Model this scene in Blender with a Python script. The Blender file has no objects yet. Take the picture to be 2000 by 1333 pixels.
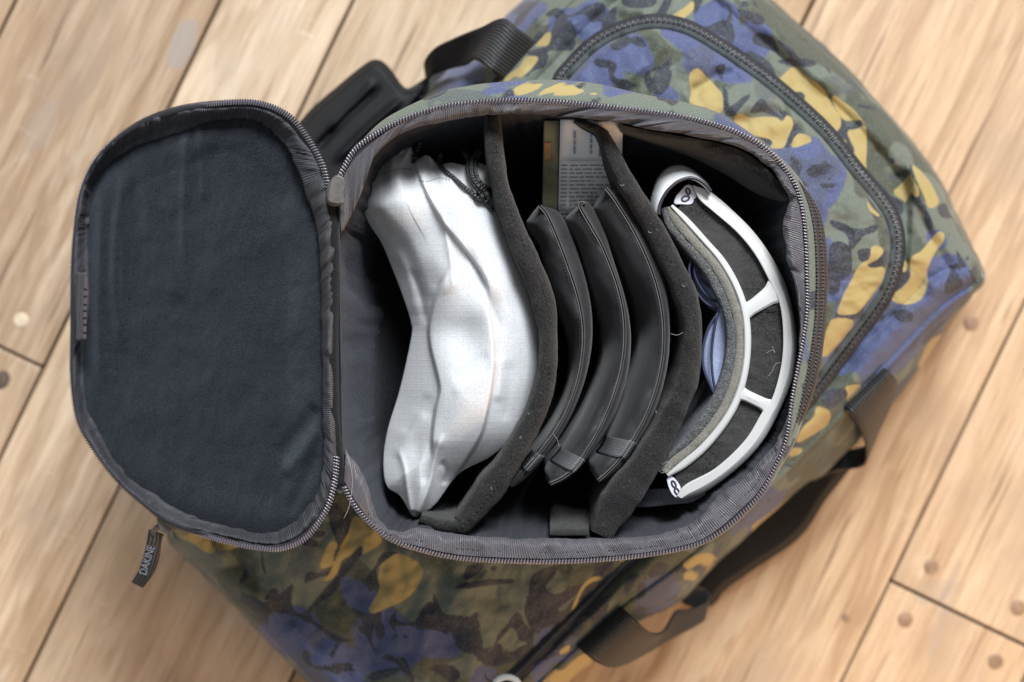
import bpy, math, random
import numpy as np

C = bpy.context.scene.collection
rng = np.random.RandomState(7)
random.seed(7)

# ------------------------------------------------------------------ camera, world, lights
HC = 1.04
LENS, SENSOR = 50.0, 36.0
K = SENSOR / LENS / 2000.0            # metres per photo pixel per metre of distance
cam = bpy.data.cameras.new('camera')
cam.lens = LENS; cam.sensor_width = SENSOR
cam.clip_start = 0.01; cam.clip_end = 50
cam.dof.use_dof = True
cam.dof.focus_distance = HC - 0.285
cam.dof.aperture_fstop = 4.8
cam_o = bpy.data.objects.new('camera', cam); C.objects.link(cam_o)
cam_o.location = (0, 0, HC)
bpy.context.scene.camera = cam_o

sc = bpy.context.scene
sc.view_settings.view_transform = 'Standard'
sc.view_settings.look = 'None'
sc.view_settings.exposure = 0.08
sc.view_settings.gamma = 1.0
w = bpy.data.worlds.new('World'); sc.world = w; w.use_nodes = True
bg = w.node_tree.nodes['Background']
bg.inputs[0].default_value = (0.93, 0.965, 1.0, 1); bg.inputs[1].default_value = 0.34


def area(name, loc, target, sx, sy, power, col):
    l = bpy.data.lights.new(name, 'AREA'); l.shape = 'RECTANGLE'
    l.size = sx; l.size_y = sy; l.energy = power; l.color = col
    o = bpy.data.objects.new(name, l); C.objects.link(o)
    o.location = loc
    d = np.array(target) - np.array(loc)
    from mathutils import Vector
    o.rotation_euler = Vector(d).to_track_quat('-Z', 'Y').to_euler()
    return o


area('window_light', (0.70, 2.45, 3.0), (0, 0, 0.2), 1.4, 1.1, 250, (0.93, 0.97, 1.0))
area('warm_fill_light', (1.0, -1.05, 0.62), (0.30, -0.42, 0.0), 0.6, 0.4, 15, (1.0, 0.58, 0.26))  # added warm fill, set low to reach the floor but not the pouch


# ------------------------------------------------------------------ maths helpers
def P(px, py, z):
    """point of the photograph at height z -> metres"""
    px = np.asarray(px, float); py = np.asarray(py, float); z = np.asarray(z, float)
    px, py, z = np.broadcast_arrays(px, py, z)
    s = (HC - z) * K
    return np.stack([(px - 1000) * s, (666.5 - py) * s, z], -1)


def pix(v):
    s = (HC - v[..., 2]) * K
    return v[..., 0] / s + 1000, 666.5 - v[..., 1] / s


def spline(pts, n, closed=False, sub=14):
    p = np.array(pts, float)
    m = len(p)
    out = []
    segs = m if closed else m - 1
    for i in range(segs):
        if closed:
            a, b, c, d = p[(i - 1) % m], p[i], p[(i + 1) % m], p[(i + 2) % m]
        else:
            b, c = p[i], p[i + 1]
            a = p[i - 1] if i > 0 else 2 * b - c
            d = p[i + 2] if i + 2 < m else 2 * c - b
        t = np.linspace(0, 1, sub, endpoint=False)[:, None]
        out.append(0.5 * (2 * b + (c - a) * t + (2 * a - 5 * b + 4 * c - d) * t ** 2 + (3 * b - a - 3 * c + d) * t ** 3))
    out.append((p[0] if closed else p[-1])[None])
    q = np.concatenate(out)
    L = np.r_[0, np.cumsum(np.linalg.norm(np.diff(q[:, :2], axis=0), axis=1))]
    s = np.linspace(0, L[-1], n + 1)[:-1] if closed else np.linspace(0, L[-1], n)
    return np.stack([np.interp(s, L, q[:, k]) for k in range(q.shape[1])], -1)


def smooth(a, b, x):
    t = np.clip((x - a) / (b - a), 0, 1)
    return t * t * (3 - 2 * t)


def vnoise(x, y, seed=0):
    x = np.asarray(x, float); y = np.asarray(y, float)
    xi = np.floor(x).astype(np.int64); yi = np.floor(y).astype(np.int64)
    fx = x - xi; fy = y - yi
    fx = fx * fx * fx * (fx * (fx * 6 - 15) + 10); fy = fy * fy * fy * (fy * (fy * 6 - 15) + 10)

    def h(a, b):
        n = (a * 374761393 + b * 668265263 + seed * 982451653) & 0x7fffffff
        n = ((n ^ (n >> 13)) * 1274126177) & 0x7fffffff
        n = n ^ (n >> 16)
        return (n & 0xffff) / 32767.5 - 1
    return (h(xi, yi) * (1 - fx) + h(xi + 1, yi) * fx) * (1 - fy) + (h(xi, yi + 1) * (1 - fx) + h(xi + 1, yi + 1) * fx) * fy


def fbm(x, y, seed=0, o=3):
    r = 0; a = 1.0
    for i in range(o):
        r = r + a * vnoise(x * 2 ** i, y * 2 ** i, seed + i * 17); a *= 0.5
    return r


def seg_dist(x, y, poly, closed):
    """distance to polyline; sign (+ left of travel as seen in the picture, y down); fraction along"""
    p = np.array(poly, float)
    q = np.roll(p, -1, 0) if closed else p[1:]
    p = p if closed else p[:-1]
    best = np.full(x.shape, 1e9); sign = np.ones(x.shape); frac = np.zeros(x.shape)
    for i, (a, b) in enumerate(zip(p, q)):
        d = b - a; L2 = max(d @ d, 1e-9)
        t = np.clip(((x - a[0]) * d[0] + (y - a[1]) * d[1]) / L2, 0, 1)
        ex = x - a[0] - t * d[0]; ey = y - a[1] - t * d[1]
        dd = np.hypot(ex, ey)
        m = dd < best
        best = np.where(m, dd, best)
        cr = d[0] * (y - a[1]) - d[1] * (x - a[0])
        sign = np.where(m, np.where(cr < 0, 1, -1), sign)
        frac = np.where(m, (i + t) / len(p), frac)
    return best, sign, frac


def sdf(x, y, poly):
    """signed distance to a polygon, negative inside"""
    d, _, _ = seg_dist(x, y, poly, True)
    p = np.array(poly, float); q = np.roll(p, -1, 0)
    ins = np.zeros(x.shape, bool)
    for a, b in zip(p, q):
        if a[1] == b[1]:
            continue
        c = ((a[1] > y) != (b[1] > y)) & (x < (b[0] - a[0]) * (y - a[1]) / (b[1] - a[1]) + a[0])
        ins ^= c
    return np.where(ins, -d, d)


def step_fold(x, y, line, A, w, L):
    """cloth edge along a line: higher by A on the left of travel, fading over L"""
    d, s, f = seg_dist(x, y, line, False)
    env = smooth(0, 0.12, f) * smooth(1, 0.88, f)
    return A * (np.tanh(s * d / w)) * np.exp(-d / L) * env


def ridge(x, y, line, A, w):
    d, s, f = seg_dist(x, y, line, False)
    return A * np.exp(-(d / w) ** 2) * smooth(0, 0.15, f) * smooth(1, 0.85, f)


# ------------------------------------------------------------------ object helpers
def thing(name, label, cat, loc, group=None):
    o = bpy.data.objects.new(name, None); C.objects.link(o)
    o.location = loc; o['label'] = label; o['category'] = cat
    o.empty_display_size = 0.02
    if group:
        o['group'] = group
    return o


def root_loc(o):
    v = np.zeros(3)
    while o is not None:
        v = v + np.array(o.location); o = o.parent
    return v


def mesh_obj(name, V, F, mat, parent=None, uv=None, attrs=None, smooth_=True, stuff=False, mats=None, fmat=None):
    V = np.asarray(V, float).reshape(-1, 3)
    if parent is not None:
        V = V - root_loc(parent)
    me = bpy.data.meshes.new(name)
    me.from_pydata(V.tolist(), [], F)
    me.materials.append(mat)
    if mats:
        for m in mats:
            me.materials.append(m)
    if fmat is not None:
        me.polygons.foreach_set('material_index', fmat)
    if uv is not None:
        lay = me.uv_layers.new(name='uv')
        idx = np.zeros(len(me.loops), np.int32); me.loops.foreach_get('vertex_index', idx)
        lay.data.foreach_set('uv', np.asarray(uv, float)[idx].ravel())
    if attrs:
        for k, a in attrs.items():
            at = me.attributes.new(k, 'FLOAT', 'POINT')
            at.data.foreach_set('value', np.asarray(a, np.float32).ravel())
    if smooth_:
        me.polygons.foreach_set('use_smooth', [True] * len(me.polygons))
    me.update()
    o = bpy.data.objects.new(name, me); C.objects.link(o)
    if parent is not None:
        o.parent = parent
    if stuff:
        o['kind'] = 'stuff'
    return o


def grid_faces(n, m, cu=False, cv=False, base=0):
    F = []
    for i in range(n if cu else n - 1):
        for j in range(m if cv else m - 1):
            a = i * m + j; b = ((i + 1) % n) * m + j
            c = ((i + 1) % n) * m + (j + 1) % m; d = i * m + (j + 1) % m
            F.append((base + a, base + b, base + c, base + d))
    return F


def fix_up(o):
    """make normals consistent"""
    import bmesh
    bm = bmesh.new(); bm.from_mesh(o.data)
    bmesh.ops.recalc_face_normals(bm, faces=bm.faces)
    bm.to_mesh(o.data); bm.free()


def loft(name, S, mat, parent, cu=False, cv=False, attrs=None, solid=0, stuff=False, caps=False, sub=0, up=False):
    """S: n stations x m points x 3"""
    S = np.asarray(S, float); n, m, _ = S.shape
    mid = S[:, m // 2]
    u = np.r_[0, np.cumsum(np.linalg.norm(np.diff(mid, axis=0), axis=1))]
    v = np.concatenate([np.zeros((n, 1)), np.cumsum(np.linalg.norm(np.diff(S, axis=1), axis=2), axis=1)], 1)
    uv = np.stack([np.repeat(u[:, None], m, 1), v], -1).reshape(-1, 2)
    F = grid_faces(n, m, cu, cv)
    if caps:
        F.append(tuple(range(m))[::-1]); F.append(tuple((n - 1) * m + j for j in range(m)))
    o = mesh_obj(name, S, F, mat, parent, uv, attrs, stuff=stuff)
    if caps or (cu and cv):
        fix_up(o)
    elif up:
        nz = sum(p.normal.z for p in o.data.polygons)
        if nz < 0:
            o.data.flip_normals()
    if sub:
        md = o.modifiers.new('sub', 'SUBSURF'); md.levels = md.render_levels = sub
    if solid:
        md = o.modifiers.new('solid', 'SOLIDIFY'); md.thickness = solid; md.offset = -1
    return o


def frames(path, closed=False):
    """tangent, horizontal side, up for a path"""
    if closed:
        t = np.roll(path, -1, 0) - np.roll(path, 1, 0)
    else:
        t = np.gradient(path, axis=0)
    t /= np.linalg.norm(t, axis=1)[:, None] + 1e-12
    up = np.array([0, 0, 1.0])
    s = np.cross(t, up)
    ln = np.linalg.norm(s, axis=1)[:, None]
    s = np.where(ln < 1e-3, np.array([1.0, 0, 0]), s / (ln + 1e-12))
    n = np.cross(s, t)
    return t, s, n


def tube_pts(path, r, sides=8, closed=False):
    t, s, n = frames(path, closed)
    a = np.linspace(0, 2 * math.pi, sides, endpoint=False)
    r = np.broadcast_to(np.asarray(r, float), (len(path),))
    return path[:, None] + r[:, None, None] * (s[:, None] * np.cos(a)[None, :, None] + n[:, None] * np.sin(a)[None, :, None])


def tube(name, path, r, mat, parent, sides=8, closed=False, stuff=False):
    S = tube_pts(path, r, sides, closed)
    return loft(name, S, mat, parent, cu=closed, cv=True, caps=not closed, stuff=stuff)


def path_at(path, pitch, closed=False):
    p = np.vstack([path, path[:1]]) if closed else path
    L = np.r_[0, np.cumsum(np.linalg.norm(np.diff(p, axis=0), axis=1))]
    n = max(2, int(L[-1] / pitch))
    s = (np.arange(n) + 0.5) / n * L[-1]
    return np.stack([np.interp(s, L, p[:, k]) for k in range(3)], -1), n


def beads(name, path, pitch, along, across, high, mat, parent, slant=0.0, closed=False, alt=0.0, nu=6, nv=4):
    """small rounded pieces strung along a path (zip teeth, stitches): one joined part"""
    q, n = path_at(path, pitch, closed)
    t, s, up = frames(q, closed)
    t2 = t * math.cos(slant) + s * math.sin(slant); s2 = -t * math.sin(slant) + s * math.cos(slant)
    th = np.linspace(0, 2 * math.pi, nu, endpoint=False); ph = np.linspace(-1.2, 1.2, nv)
    B = np.array([(np.cos(p) * np.cos(a), np.sin(p), np.cos(p) * np.sin(a)) for p in ph for a in th])
    off = (np.arange(n) % 2 * 2 - 1) * alt
    V = (q + s2 * off[:, None])[:, None] + B[None, :, 0, None] * along * t2[:, None] + B[None, :, 1, None] * across * s2[:, None] + B[None, :, 2, None] * high * up[:, None]
    f0 = grid_faces(nv, nu, False, True) + [tuple(range(nu))[::-1], tuple((nv - 1) * nu + j for j in range(nu))]
    F = [tuple(i + k * len(B) for i in f) for k in range(n) for f in f0]
    return mesh_obj(name, V, F, mat, parent, stuff=True)


def box_obj(name, V8, mat, parent, bevel=0.0):
    F = [(0, 3, 2, 1), (4, 5, 6, 7), (0, 1, 5, 4), (1, 2, 6, 5), (2, 3, 7, 6), (3, 0, 4, 7)]
    o = mesh_obj(name, V8, F, mat, parent, smooth_=False)
    fix_up(o)
    if bevel:
        md = o.modifiers.new('bevel', 'BEVEL'); md.width = bevel; md.segments = 2
    return o


# ------------------------------------------------------------------ materials
def new_mat(name):
    m = bpy.data.materials.new(name); m.use_nodes = True
    nt = m.node_tree
    return m, nt, nt.nodes['Principled BSDF']


def N(nt, t, **kw):
    n = nt.nodes.new(t)
    for k, v in kw.items():
        setattr(n, k, v)
    return n


def math_(nt, op, a, b=None, clamp=False):
    n = N(nt, 'ShaderNodeMath', operation=op); n.use_clamp = clamp
    for i, x in enumerate((a, b)):
        if x is None:
            continue
        if isinstance(x, (int, float)):
            n.inputs[i].default_value = x
        else:
            nt.links.new(x, n.inputs[i])
    return n.outputs[0]


def mixc(nt, f, a, b, mode='MIX'):
    n = N(nt, 'ShaderNodeMix', data_type='RGBA', blend_type=mode)
    for i, x in ((0, f), (6, a), (7, b)):
        if isinstance(x, (int, float)):
            n.inputs[i].default_value = x
        elif isinstance(x, tuple):
            n.inputs[i].default_value = (*x, 1) if len(x) == 3 else x
        else:
            nt.links.new(x, n.inputs[i])
    return n.outputs[2]


def noise(nt, co, scale, detail=2, rough=0.5, dist=0):
    n = N(nt, 'ShaderNodeTexNoise'); n.inputs['Scale'].default_value = scale
    n.inputs['Detail'].default_value = detail; n.inputs['Roughness'].default_value = rough
    n.inputs['Distortion'].default_value = dist
    if co is not None:
        nt.links.new(co, n.inputs['Vector'])
    return n.outputs['Fac']


def rng_map(nt, x, a, b, c=0.0, d=1.0, smooth_=True):
    n = N(nt, 'ShaderNodeMapRange'); n.interpolation_type = 'SMOOTHSTEP' if smooth_ else 'LINEAR'
    nt.links.new(x, n.inputs[0])
    for i, v in enumerate((a, b, c, d)):
        n.inputs[i + 1].default_value = v
    return n.outputs[0]


def bump(nt, bs, h, strength, dist, prev=None):
    b = N(nt, 'ShaderNodeBump'); b.inputs['Strength'].default_value = strength; b.inputs['Distance'].default_value = dist
    nt.links.new(h, b.inputs['Height'])
    if prev is not None:
        nt.links.new(prev, b.inputs['Normal'])
    if bs is not None:
        nt.links.new(b.outputs[0], bs.inputs['Normal'])
    return b.outputs[0]


def ocoord(nt):
    return N(nt, 'ShaderNodeTexCoord').outputs['Object']


def uvcoord(nt):
    return N(nt, 'ShaderNodeTexCoord').outputs['UV']


def mapping(nt, co, scale, rot=(0, 0, 0), loc=(0, 0, 0)):
    m = N(nt, 'ShaderNodeMapping'); nt.links.new(co, m.inputs[0])
    m.inputs['Scale'].default_value = scale; m.inputs['Rotation'].default_value = rot; m.inputs['Location'].default_value = loc
    return m.outputs[0]


def fuzzy(name, col, var=0.5, rough=0.95, scale=1400, bstr=0.6, bdist=0.0006, sheen=0.25, fleck=0.0, big=0.15, sheen_col=(0.8, 0.85, 1)):
    """felt / brushed knit"""
    m, nt, bs = new_mat(name)
    co = ocoord(nt)
    f = noise(nt, co, scale, 3, 0.7); g = noise(nt, co, scale * 0.25, 3, 0.6); b = noise(nt, co, 25, 3)
    a = tuple(c * (1 - var) for c in col); z = tuple(c * (1 + var) for c in col)
    k = mixc(nt, rng_map(nt, f, 0.3, 0.7), a, z)
    k = mixc(nt, math_(nt, 'MULTIPLY', rng_map(nt, b, 0.35, 0.7), big), k, tuple(min(1, c * 1.9) for c in col))
    if fleck:
        fl = noise(nt, co, scale * 0.6, 1, 0.5)
        k = mixc(nt, math_(nt, 'MULTIPLY', rng_map(nt, fl, 0.66, 0.74), fleck), k, tuple(min(1, c * 5) for c in col))
    nt.links.new(k, bs.inputs['Base Color'])
    bs.inputs['Roughness'].default_value = rough
    bs.inputs['Specular IOR Level'].default_value = 0.15
    bs.inputs['Sheen Weight'].default_value = sheen; bs.inputs['Sheen Roughness'].default_value = 0.5
    bs.inputs['Sheen Tint'].default_value = (*sheen_col, 1)
    h = math_(nt, 'ADD', f, g)
    bump(nt, bs, h, bstr, bdist)
    return m


def ribbed(name, col, freq=1100, amt=0.45, rough=0.6, bstr=0.5, spec=0.3, axis=0, cross=False, var=0.2, sheen=0.0):
    """grosgrain / webbing: ribs run across the strip (uv in metres along the strip)"""
    m, nt, bs = new_mat(name)
    uv = uvcoord(nt); co = ocoord(nt)
    sx = N(nt, 'ShaderNodeSeparateXYZ'); nt.links.new(uv, sx.inputs[0])
    wv = math_(nt, 'SINE', math_(nt, 'MULTIPLY', sx.outputs[axis], freq * 2 * math.pi))
    wv = math_(nt, 'MULTIPLY_ADD', wv, 0.5); wv.node.inputs[2].default_value = 0.5
    if cross:
        w2 = math_(nt, 'SINE', math_(nt, 'MULTIPLY', sx.outputs[1 - axis], freq * 0.9 * 2 * math.pi))
        w2 = math_(nt, 'MULTIPLY_ADD', w2, 0.25); w2.node.inputs[2].default_value = 0.25
        wv = math_(nt, 'ADD', math_(nt, 'MULTIPLY', wv, 0.6), w2)
    n1 = noise(nt, co, 60, 3); n2 = noise(nt, co, 900, 2)
    k = mixc(nt, math_(nt, 'MULTIPLY', wv, amt), tuple(c * (1 + amt * .5) for c in col), tuple(c * 0.25 for c in col))
    k = mixc(nt, rng_map(nt, n1, 0.3, 0.7, 0, var * 2), k, tuple(c * 0.6 for c in col))
    k = mixc(nt, rng_map(nt, n2, 0.45, 0.8, 0, 0.4), k, tuple(min(1, c * 1.6) for c in col))
    nt.links.new(k, bs.inputs['Base Color'])
    bs.inputs['Roughness'].default_value = rough; bs.inputs['Specular IOR Level'].default_value = spec
    bs.inputs['Sheen Weight'].default_value = sheen
    bump(nt, bs, math_(nt, 'ADD', math_(nt, 'MULTIPLY', wv, -1), math_(nt, 'MULTIPLY', n2, 0.6)), bstr, 0.0006)
    return m


def plain(name, col, rough=0.5, metal=0.0, spec=0.5, nscale=200, var=0.12, bstr=0.1, bdist=0.0003, coat=0.0):
    m, nt, bs = new_mat(name)
    co = ocoord(nt)
    n1 = noise(nt, co, nscale, 4, 0.6)
    k = mixc(nt, rng_map(nt, n1, 0.3, 0.7), tuple(c * (1 - var) for c in col), tuple(min(1, c * (1 + var)) for c in col))
    nt.links.new(k, bs.inputs['Base Color'])
    r = rng_map(nt, n1, 0.3, 0.7, rough * 0.85, min(1, rough * 1.15)); nt.links.new(r, bs.inputs['Roughness'])
    bs.inputs['Metallic'].default_value = metal; bs.inputs['Specular IOR Level'].default_value = spec
    bs.inputs['Coat Weight'].default_value = coat
    bump(nt, bs, n1, bstr, bdist)
    return m


def weave(name, col, scale=1500, rough=0.75, var=0.25, bstr=0.35, spec=0.25, sheen=0.1, trans=0.0, wr=0.0):
    """fine plain-woven cloth"""
    m, nt, bs = new_mat(name)
    co = ocoord(nt)
    wa = N(nt, 'ShaderNodeTexWave', bands_direction='X'); wa.inputs['Scale'].default_value = scale / 6.3; nt.links.new(co, wa.inputs[0]); wa.inputs['Distortion'].default_value = 0.6
    wb = N(nt, 'ShaderNodeTexWave', bands_direction='Y'); wb.inputs['Scale'].default_value = scale / 6.3; nt.links.new(co, wb.inputs[0]); wb.inputs['Distortion'].default_value = 0.6
    h = math_(nt, 'ADD', wa.outputs['Fac'], wb.outputs['Fac'])
    n1 = noise(nt, co, 35, 4, 0.6); n2 = noise(nt, co, 700, 2)
    k = mixc(nt, rng_map(nt, n1, 0.3, 0.7), tuple(c * (1 - var * .4) for c in col), tuple(min(1, c * (1 + var * .4)) for c in col))
    k = mixc(nt, rng_map(nt, h, 0.2, 1.7, var, 0, False), k, tuple(c * 0.5 for c in col))
    k = mixc(nt, rng_map(nt, n2, 0.5, 0.75, 0, var * .5), k, tuple(min(1, c * 1.3) for c in col))
    nt.links.new(k, bs.inputs['Base Color'])
    bs.inputs['Roughness'].default_value = rough; bs.inputs['Specular IOR Level'].default_value = spec
    bs.inputs['Sheen Weight'].default_value = sheen
    p = None
    if wr:
        n3 = noise(nt, co, 90, 3, 0.55, 0.6)
        p = bump(nt, None, n3, wr, 0.004)
    bump(nt, bs, h, bstr, 0.0003, p)
    if trans:
        bs.inputs['Subsurface Weight'].default_value = trans
        bs.inputs['Subsurface Radius'].default_value = (0.006, 0.005, 0.004)
        bs.inputs['Subsurface Scale'].default_value = 0.6
    return m


YELLOW, DARK, BLUE, OLIVE, SAGE = (0.385, 0.290, 0.105), (0.022, 0.024, 0.036), (0.066, 0.083, 0.182), (0.060, 0.069, 0.046), (0.125, 0.143, 0.112)


def camo_mat(name):
    m, nt, bs = new_mat(name)
    co = ocoord(nt)

    def at(k):
        a = N(nt, 'ShaderNodeAttribute'); a.attribute_name = k
        return a.outputs['Fac']
    n1 = noise(nt, co, 120, 3, 0.55); n2 = noise(nt, co, 26, 1.5, 0.5, 0.7)
    o2 = N(nt, 'ShaderNodeVectorMath', operation='ADD'); nt.links.new(co, o2.inputs[0]); o2.inputs[1].default_value = (3.7, 1.3, 2.2)
    o3 = N(nt, 'ShaderNodeVectorMath', operation='ADD'); nt.links.new(co, o3.inputs[0]); o3.inputs[1].default_value = (7.1, 4.4, 0.6)
    n3 = noise(nt, o2.outputs[0], 22, 1.5, 0.5, 0.9); n4 = noise(nt, o3.outputs[0], 27, 1.5, 0.5, 1.3)
    wob = math_(nt, 'MULTIPLY', math_(nt, 'SUBTRACT', n1, 0.5), 8)
    base = mixc(nt, rng_map(nt, math_(nt, 'ADD', n2, at('camo_sage')), 0.51, 0.57), OLIVE, SAGE)
    fb = math_(nt, 'ADD', at('camo_blue'), math_(nt, 'MULTIPLY', math_(nt, 'SUBTRACT', n3, 0.5), 1.5))
    base = mixc(nt, rng_map(nt, fb, 0.42, 0.54), base, BLUE)
    base = mixc(nt, rng_map(nt, n3, 0.60, 0.63, 0, 0.5), base, (0.052, 0.060, 0.080))
    base = mixc(nt, rng_map(nt, n4, 0.60, 0.615, 0, 0.93), base, DARK)
    dk = math_(nt, 'ADD', at('camo_dark'), wob)
    base = mixc(nt, rng_map(nt, dk, -1.5, 1.5, 0.95, 0), base, DARK)
    yl = math_(nt, 'ADD', at('camo_yellow'), math_(nt, 'MULTIPLY', wob, 0.5))
    base = mixc(nt, rng_map(nt, yl, -1.8, 1.8, 1, 0), base, YELLOW)
    # twill
    mp = mapping(nt, co, (1, 1, 1), (0, 0, math.radians(38)))
    wv = N(nt, 'ShaderNodeTexWave', bands_direction='X'); wv.inputs['Scale'].default_value = 250; wv.inputs['Distortion'].default_value = 0.8
    wv.inputs['Detail Scale'].default_value = 3
    nt.links.new(mp, wv.inputs[0])
    nf = noise(nt, co, 1300, 2)
    base = mixc(nt, rng_map(nt, wv.outputs['Fac'], 0.0, 1.0, 0.20, 0, False), base, (0.03, 0.03, 0.035))
    base = mixc(nt, rng_map(nt, nf, 0.45, 0.8, 0, 0.30), base, (0.34, 0.34, 0.33))
    nt.links.new(base, bs.inputs['Base Color'])
    bs.inputs['Roughness'].default_value = 0.68; bs.inputs['Specular IOR Level'].default_value = 0.22
    bs.inputs['Sheen Weight'].default_value = 0.15
    b1 = bump(nt, None, noise(nt, co, 45, 3, 0.5, 0.4), 0.30, 0.005)
    bump(nt, bs, wv.outputs['Fac'], 0.2, 0.0003, b1)
    return m


def cloth_mat(name, col):
    m, nt, bs = new_mat(name)
    co = ocoord(nt)
    f = noise(nt, co, 1100, 2, 0.6); g = noise(nt, co, 160, 3, 0.6, 0.5); g2 = noise(nt, mapping(nt, co, (160, 1100, 400)), 1.0, 2, 0.6)
    k = mixc(nt, rng_map(nt, f, 0.3, 0.7), tuple(c * 0.88 for c in col), tuple(c * 1.04 for c in col))
    k = mixc(nt, rng_map(nt, g2, 0.5, 0.8, 0, 0.12), k, tuple(c * 0.7 for c in col))
    nt.links.new(k, bs.inputs['Base Color'])
    bs.inputs['Roughness'].default_value = 0.95; bs.inputs['Specular IOR Level'].default_value = 0.05; bs.inputs['Sheen Weight'].default_value = 0.0
    bs.inputs['Subsurface Weight'].default_value = 0.55; bs.inputs['Subsurface Radius'].default_value = (0.011, 0.010, 0.0095); bs.inputs['Subsurface Scale'].default_value = 0.8
    sp = N(nt, 'ShaderNodeSeparateXYZ'); nt.links.new(co, sp.inputs[0])
    gx = math_(nt, 'SINE', math_(nt, 'MULTIPLY', sp.outputs[0], 1900)); gy = math_(nt, 'SINE', math_(nt, 'MULTIPLY', sp.outputs[1], 1900))
    rip = math_(nt, 'MAXIMUM', rng_map(nt, gx, 0.80, 1.0), rng_map(nt, gy, 0.80, 1.0))
    h = math_(nt, 'ADD', f, math_(nt, 'MULTIPLY', rip, 0.5))
    bump(nt, bs, h, 0.35, 0.0003)
    return m


def nylon_mat(name, col):
    m, nt, bs = new_mat(name)
    co = ocoord(nt)
    f = noise(nt, co, 1700, 2, 0.6); b = noise(nt, co, 40, 3, 0.55)
    k = mixc(nt, rng_map(nt, f, 0.3, 0.7), tuple(c * 0.6 for c in col), tuple(c * 1.35 for c in col))
    k = mixc(nt, rng_map(nt, b, 0.4, 0.7, 0, 0.35), k, tuple(c * 1.7 for c in col))
    nt.links.new(k, bs.inputs['Base Color'])
    nt.links.new(rng_map(nt, b, 0.3, 0.7, 0.46, 0.62), bs.inputs['Roughness'])
    bs.inputs['Specular IOR Level'].default_value = 0.42; bs.inputs['Sheen Weight'].default_value = 0.12
    p = bump(nt, None, b, 0.12, 0.004)
    bump(nt, bs, f, 0.35, 0.0003, p)
    return m


M_SLEEVE = nylon_mat('black_nylon', (0.019, 0.0185, 0.021))
M_CAMO = camo_mat('camouflage_twill')
M_LINING = fuzzy('brushed_lining', (0.0100, 0.0100, 0.0108), var=0.55, scale=1100, sheen=0.12, bstr=0.8, bdist=0.0007, big=0.25)
M_LIDLIN = fuzzy('lid_lining_knit', (0.0150, 0.0172, 0.0225), var=0.6, scale=1150, sheen=0.15, bstr=0.7, bdist=0.0008, big=0.06, sheen_col=(0.75, 0.85, 1))
M_FELT = fuzzy('felt', (0.0185, 0.018, 0.0185), var=0.6, scale=1000, sheen=0.13, bstr=0.8, bdist=0.001, fleck=0.35, big=0.2, sheen_col=(1, 0.97, 0.93))
M_BIND = ribbed('grey_binding_tape', (0.094, 0.087, 0.099), freq=850, amt=0.75, bstr=0.7, rough=0.45, spec=0.6, sheen=0.1)
M_BINDD = ribbed('dark_binding_tape', (0.066, 0.066, 0.074), freq=850, amt=0.7, bstr=0.7, rough=0.5)
M_TAPE = ribbed('zip_tape', (0.030, 0.029, 0.034), freq=1000, amt=0.5, bstr=0.4)
M_RIBWEB = ribbed('black_ribbed_tape', (0.028, 0.028, 0.032), freq=520, amt=0.8, bstr=1.0, rough=0.45, spec=0.5)
M_WEB = ribbed('black_webbing', (0.030, 0.029, 0.030), freq=480, amt=0.8, bstr=1.0, axis=1, rough=0.5, spec=0.45)
M_TEETH = plain('zip_teeth', (0.12, 0.105, 0.125), rough=0.24, spec=0.8, var=0.1, coat=0.3)
M_TEETHD = plain('dark_zip_teeth', (0.11, 0.115, 0.12), rough=0.28, spec=0.7, var=0.1)
M_METAL = plain('gunmetal', (0.11, 0.10, 0.095), rough=0.5, metal=0.4, nscale=300, bstr=0.15)
M_PIPE = weave('dark_piping', (0.045, 0.055, 0.058), rough=0.6)
M_WHITE = cloth_mat('white_microfibre', (0.60, 0.605, 0.62))
M_TAB = ribbed('ribbed_satin_tab', (0.085, 0.085, 0.090), freq=800, amt=0.35, bstr=0.3, rough=0.42, spec=0.6)
M_EDGE = plain('pale_thread', (0.10, 0.097, 0.098), rough=0.7, bstr=0.3)
M_THREAD = plain('black_thread', (0.012, 0.012, 0.013), rough=0.7)
M_GREYTHREAD = plain('grey_thread', (0.06, 0.057, 0.057), rough=0.7)
M_FRAME = plain('white_frame_plastic', (0.56, 0.55, 0.54), rough=0.38, spec=0.5, var=0.02, nscale=60, bstr=0.02)
M_BEIGE = fuzzy('beige_foam', (0.185, 0.175, 0.150), var=0.25, scale=900, sheen=0.1, bstr=0.7)
M_FOAM = fuzzy('grey_face_foam', (0.100, 0.100, 0.098), var=0.6, scale=1000, sheen=0.3, bstr=1.2, bdist=0.001, fleck=0.4, big=0.1)
M_VENT = fuzzy('vent_foam', (0.030, 0.029, 0.028), var=0.5, scale=800, sheen=0.10, bstr=0.7, fleck=0.12, big=0.7)
M_STRAPW = plain('white_strap_rubber', (0.72, 0.72, 0.74), rough=0.5, var=0.04, bstr=0.05)
M_STRAPB = ribbed('pale_blue_strap', (0.30, 0.34, 0.50), freq=900, amt=0.1, bstr=0.15, rough=0.6)
M_STRAPG = ribbed('grey_strap', (0.32, 0.32, 0.37), freq=600, amt=0.3, bstr=0.4, rough=0.6)
M_STRAPN = plain('navy_strap_edge', (0.02, 0.025, 0.06), rough=0.6)
M_MOUNT = plain('lavender_plastic', (0.62, 0.62, 0.70), rough=0.35, var=0.03)
M_LOGO = plain('dark_print', (0.03, 0.025, 0.04), rough=0.4)
M_PAPER = plain('care_paper', (0.78, 0.78, 0.79), rough=0.7, var=0.05)
M_PAPERY = plain('olive_backing_strip', (0.17, 0.16, 0.10), rough=0.7, var=0.3, nscale=60)
M_ORANGE = plain('orange_patch', (0.40, 0.20, 0.07), rough=0.7)
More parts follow.
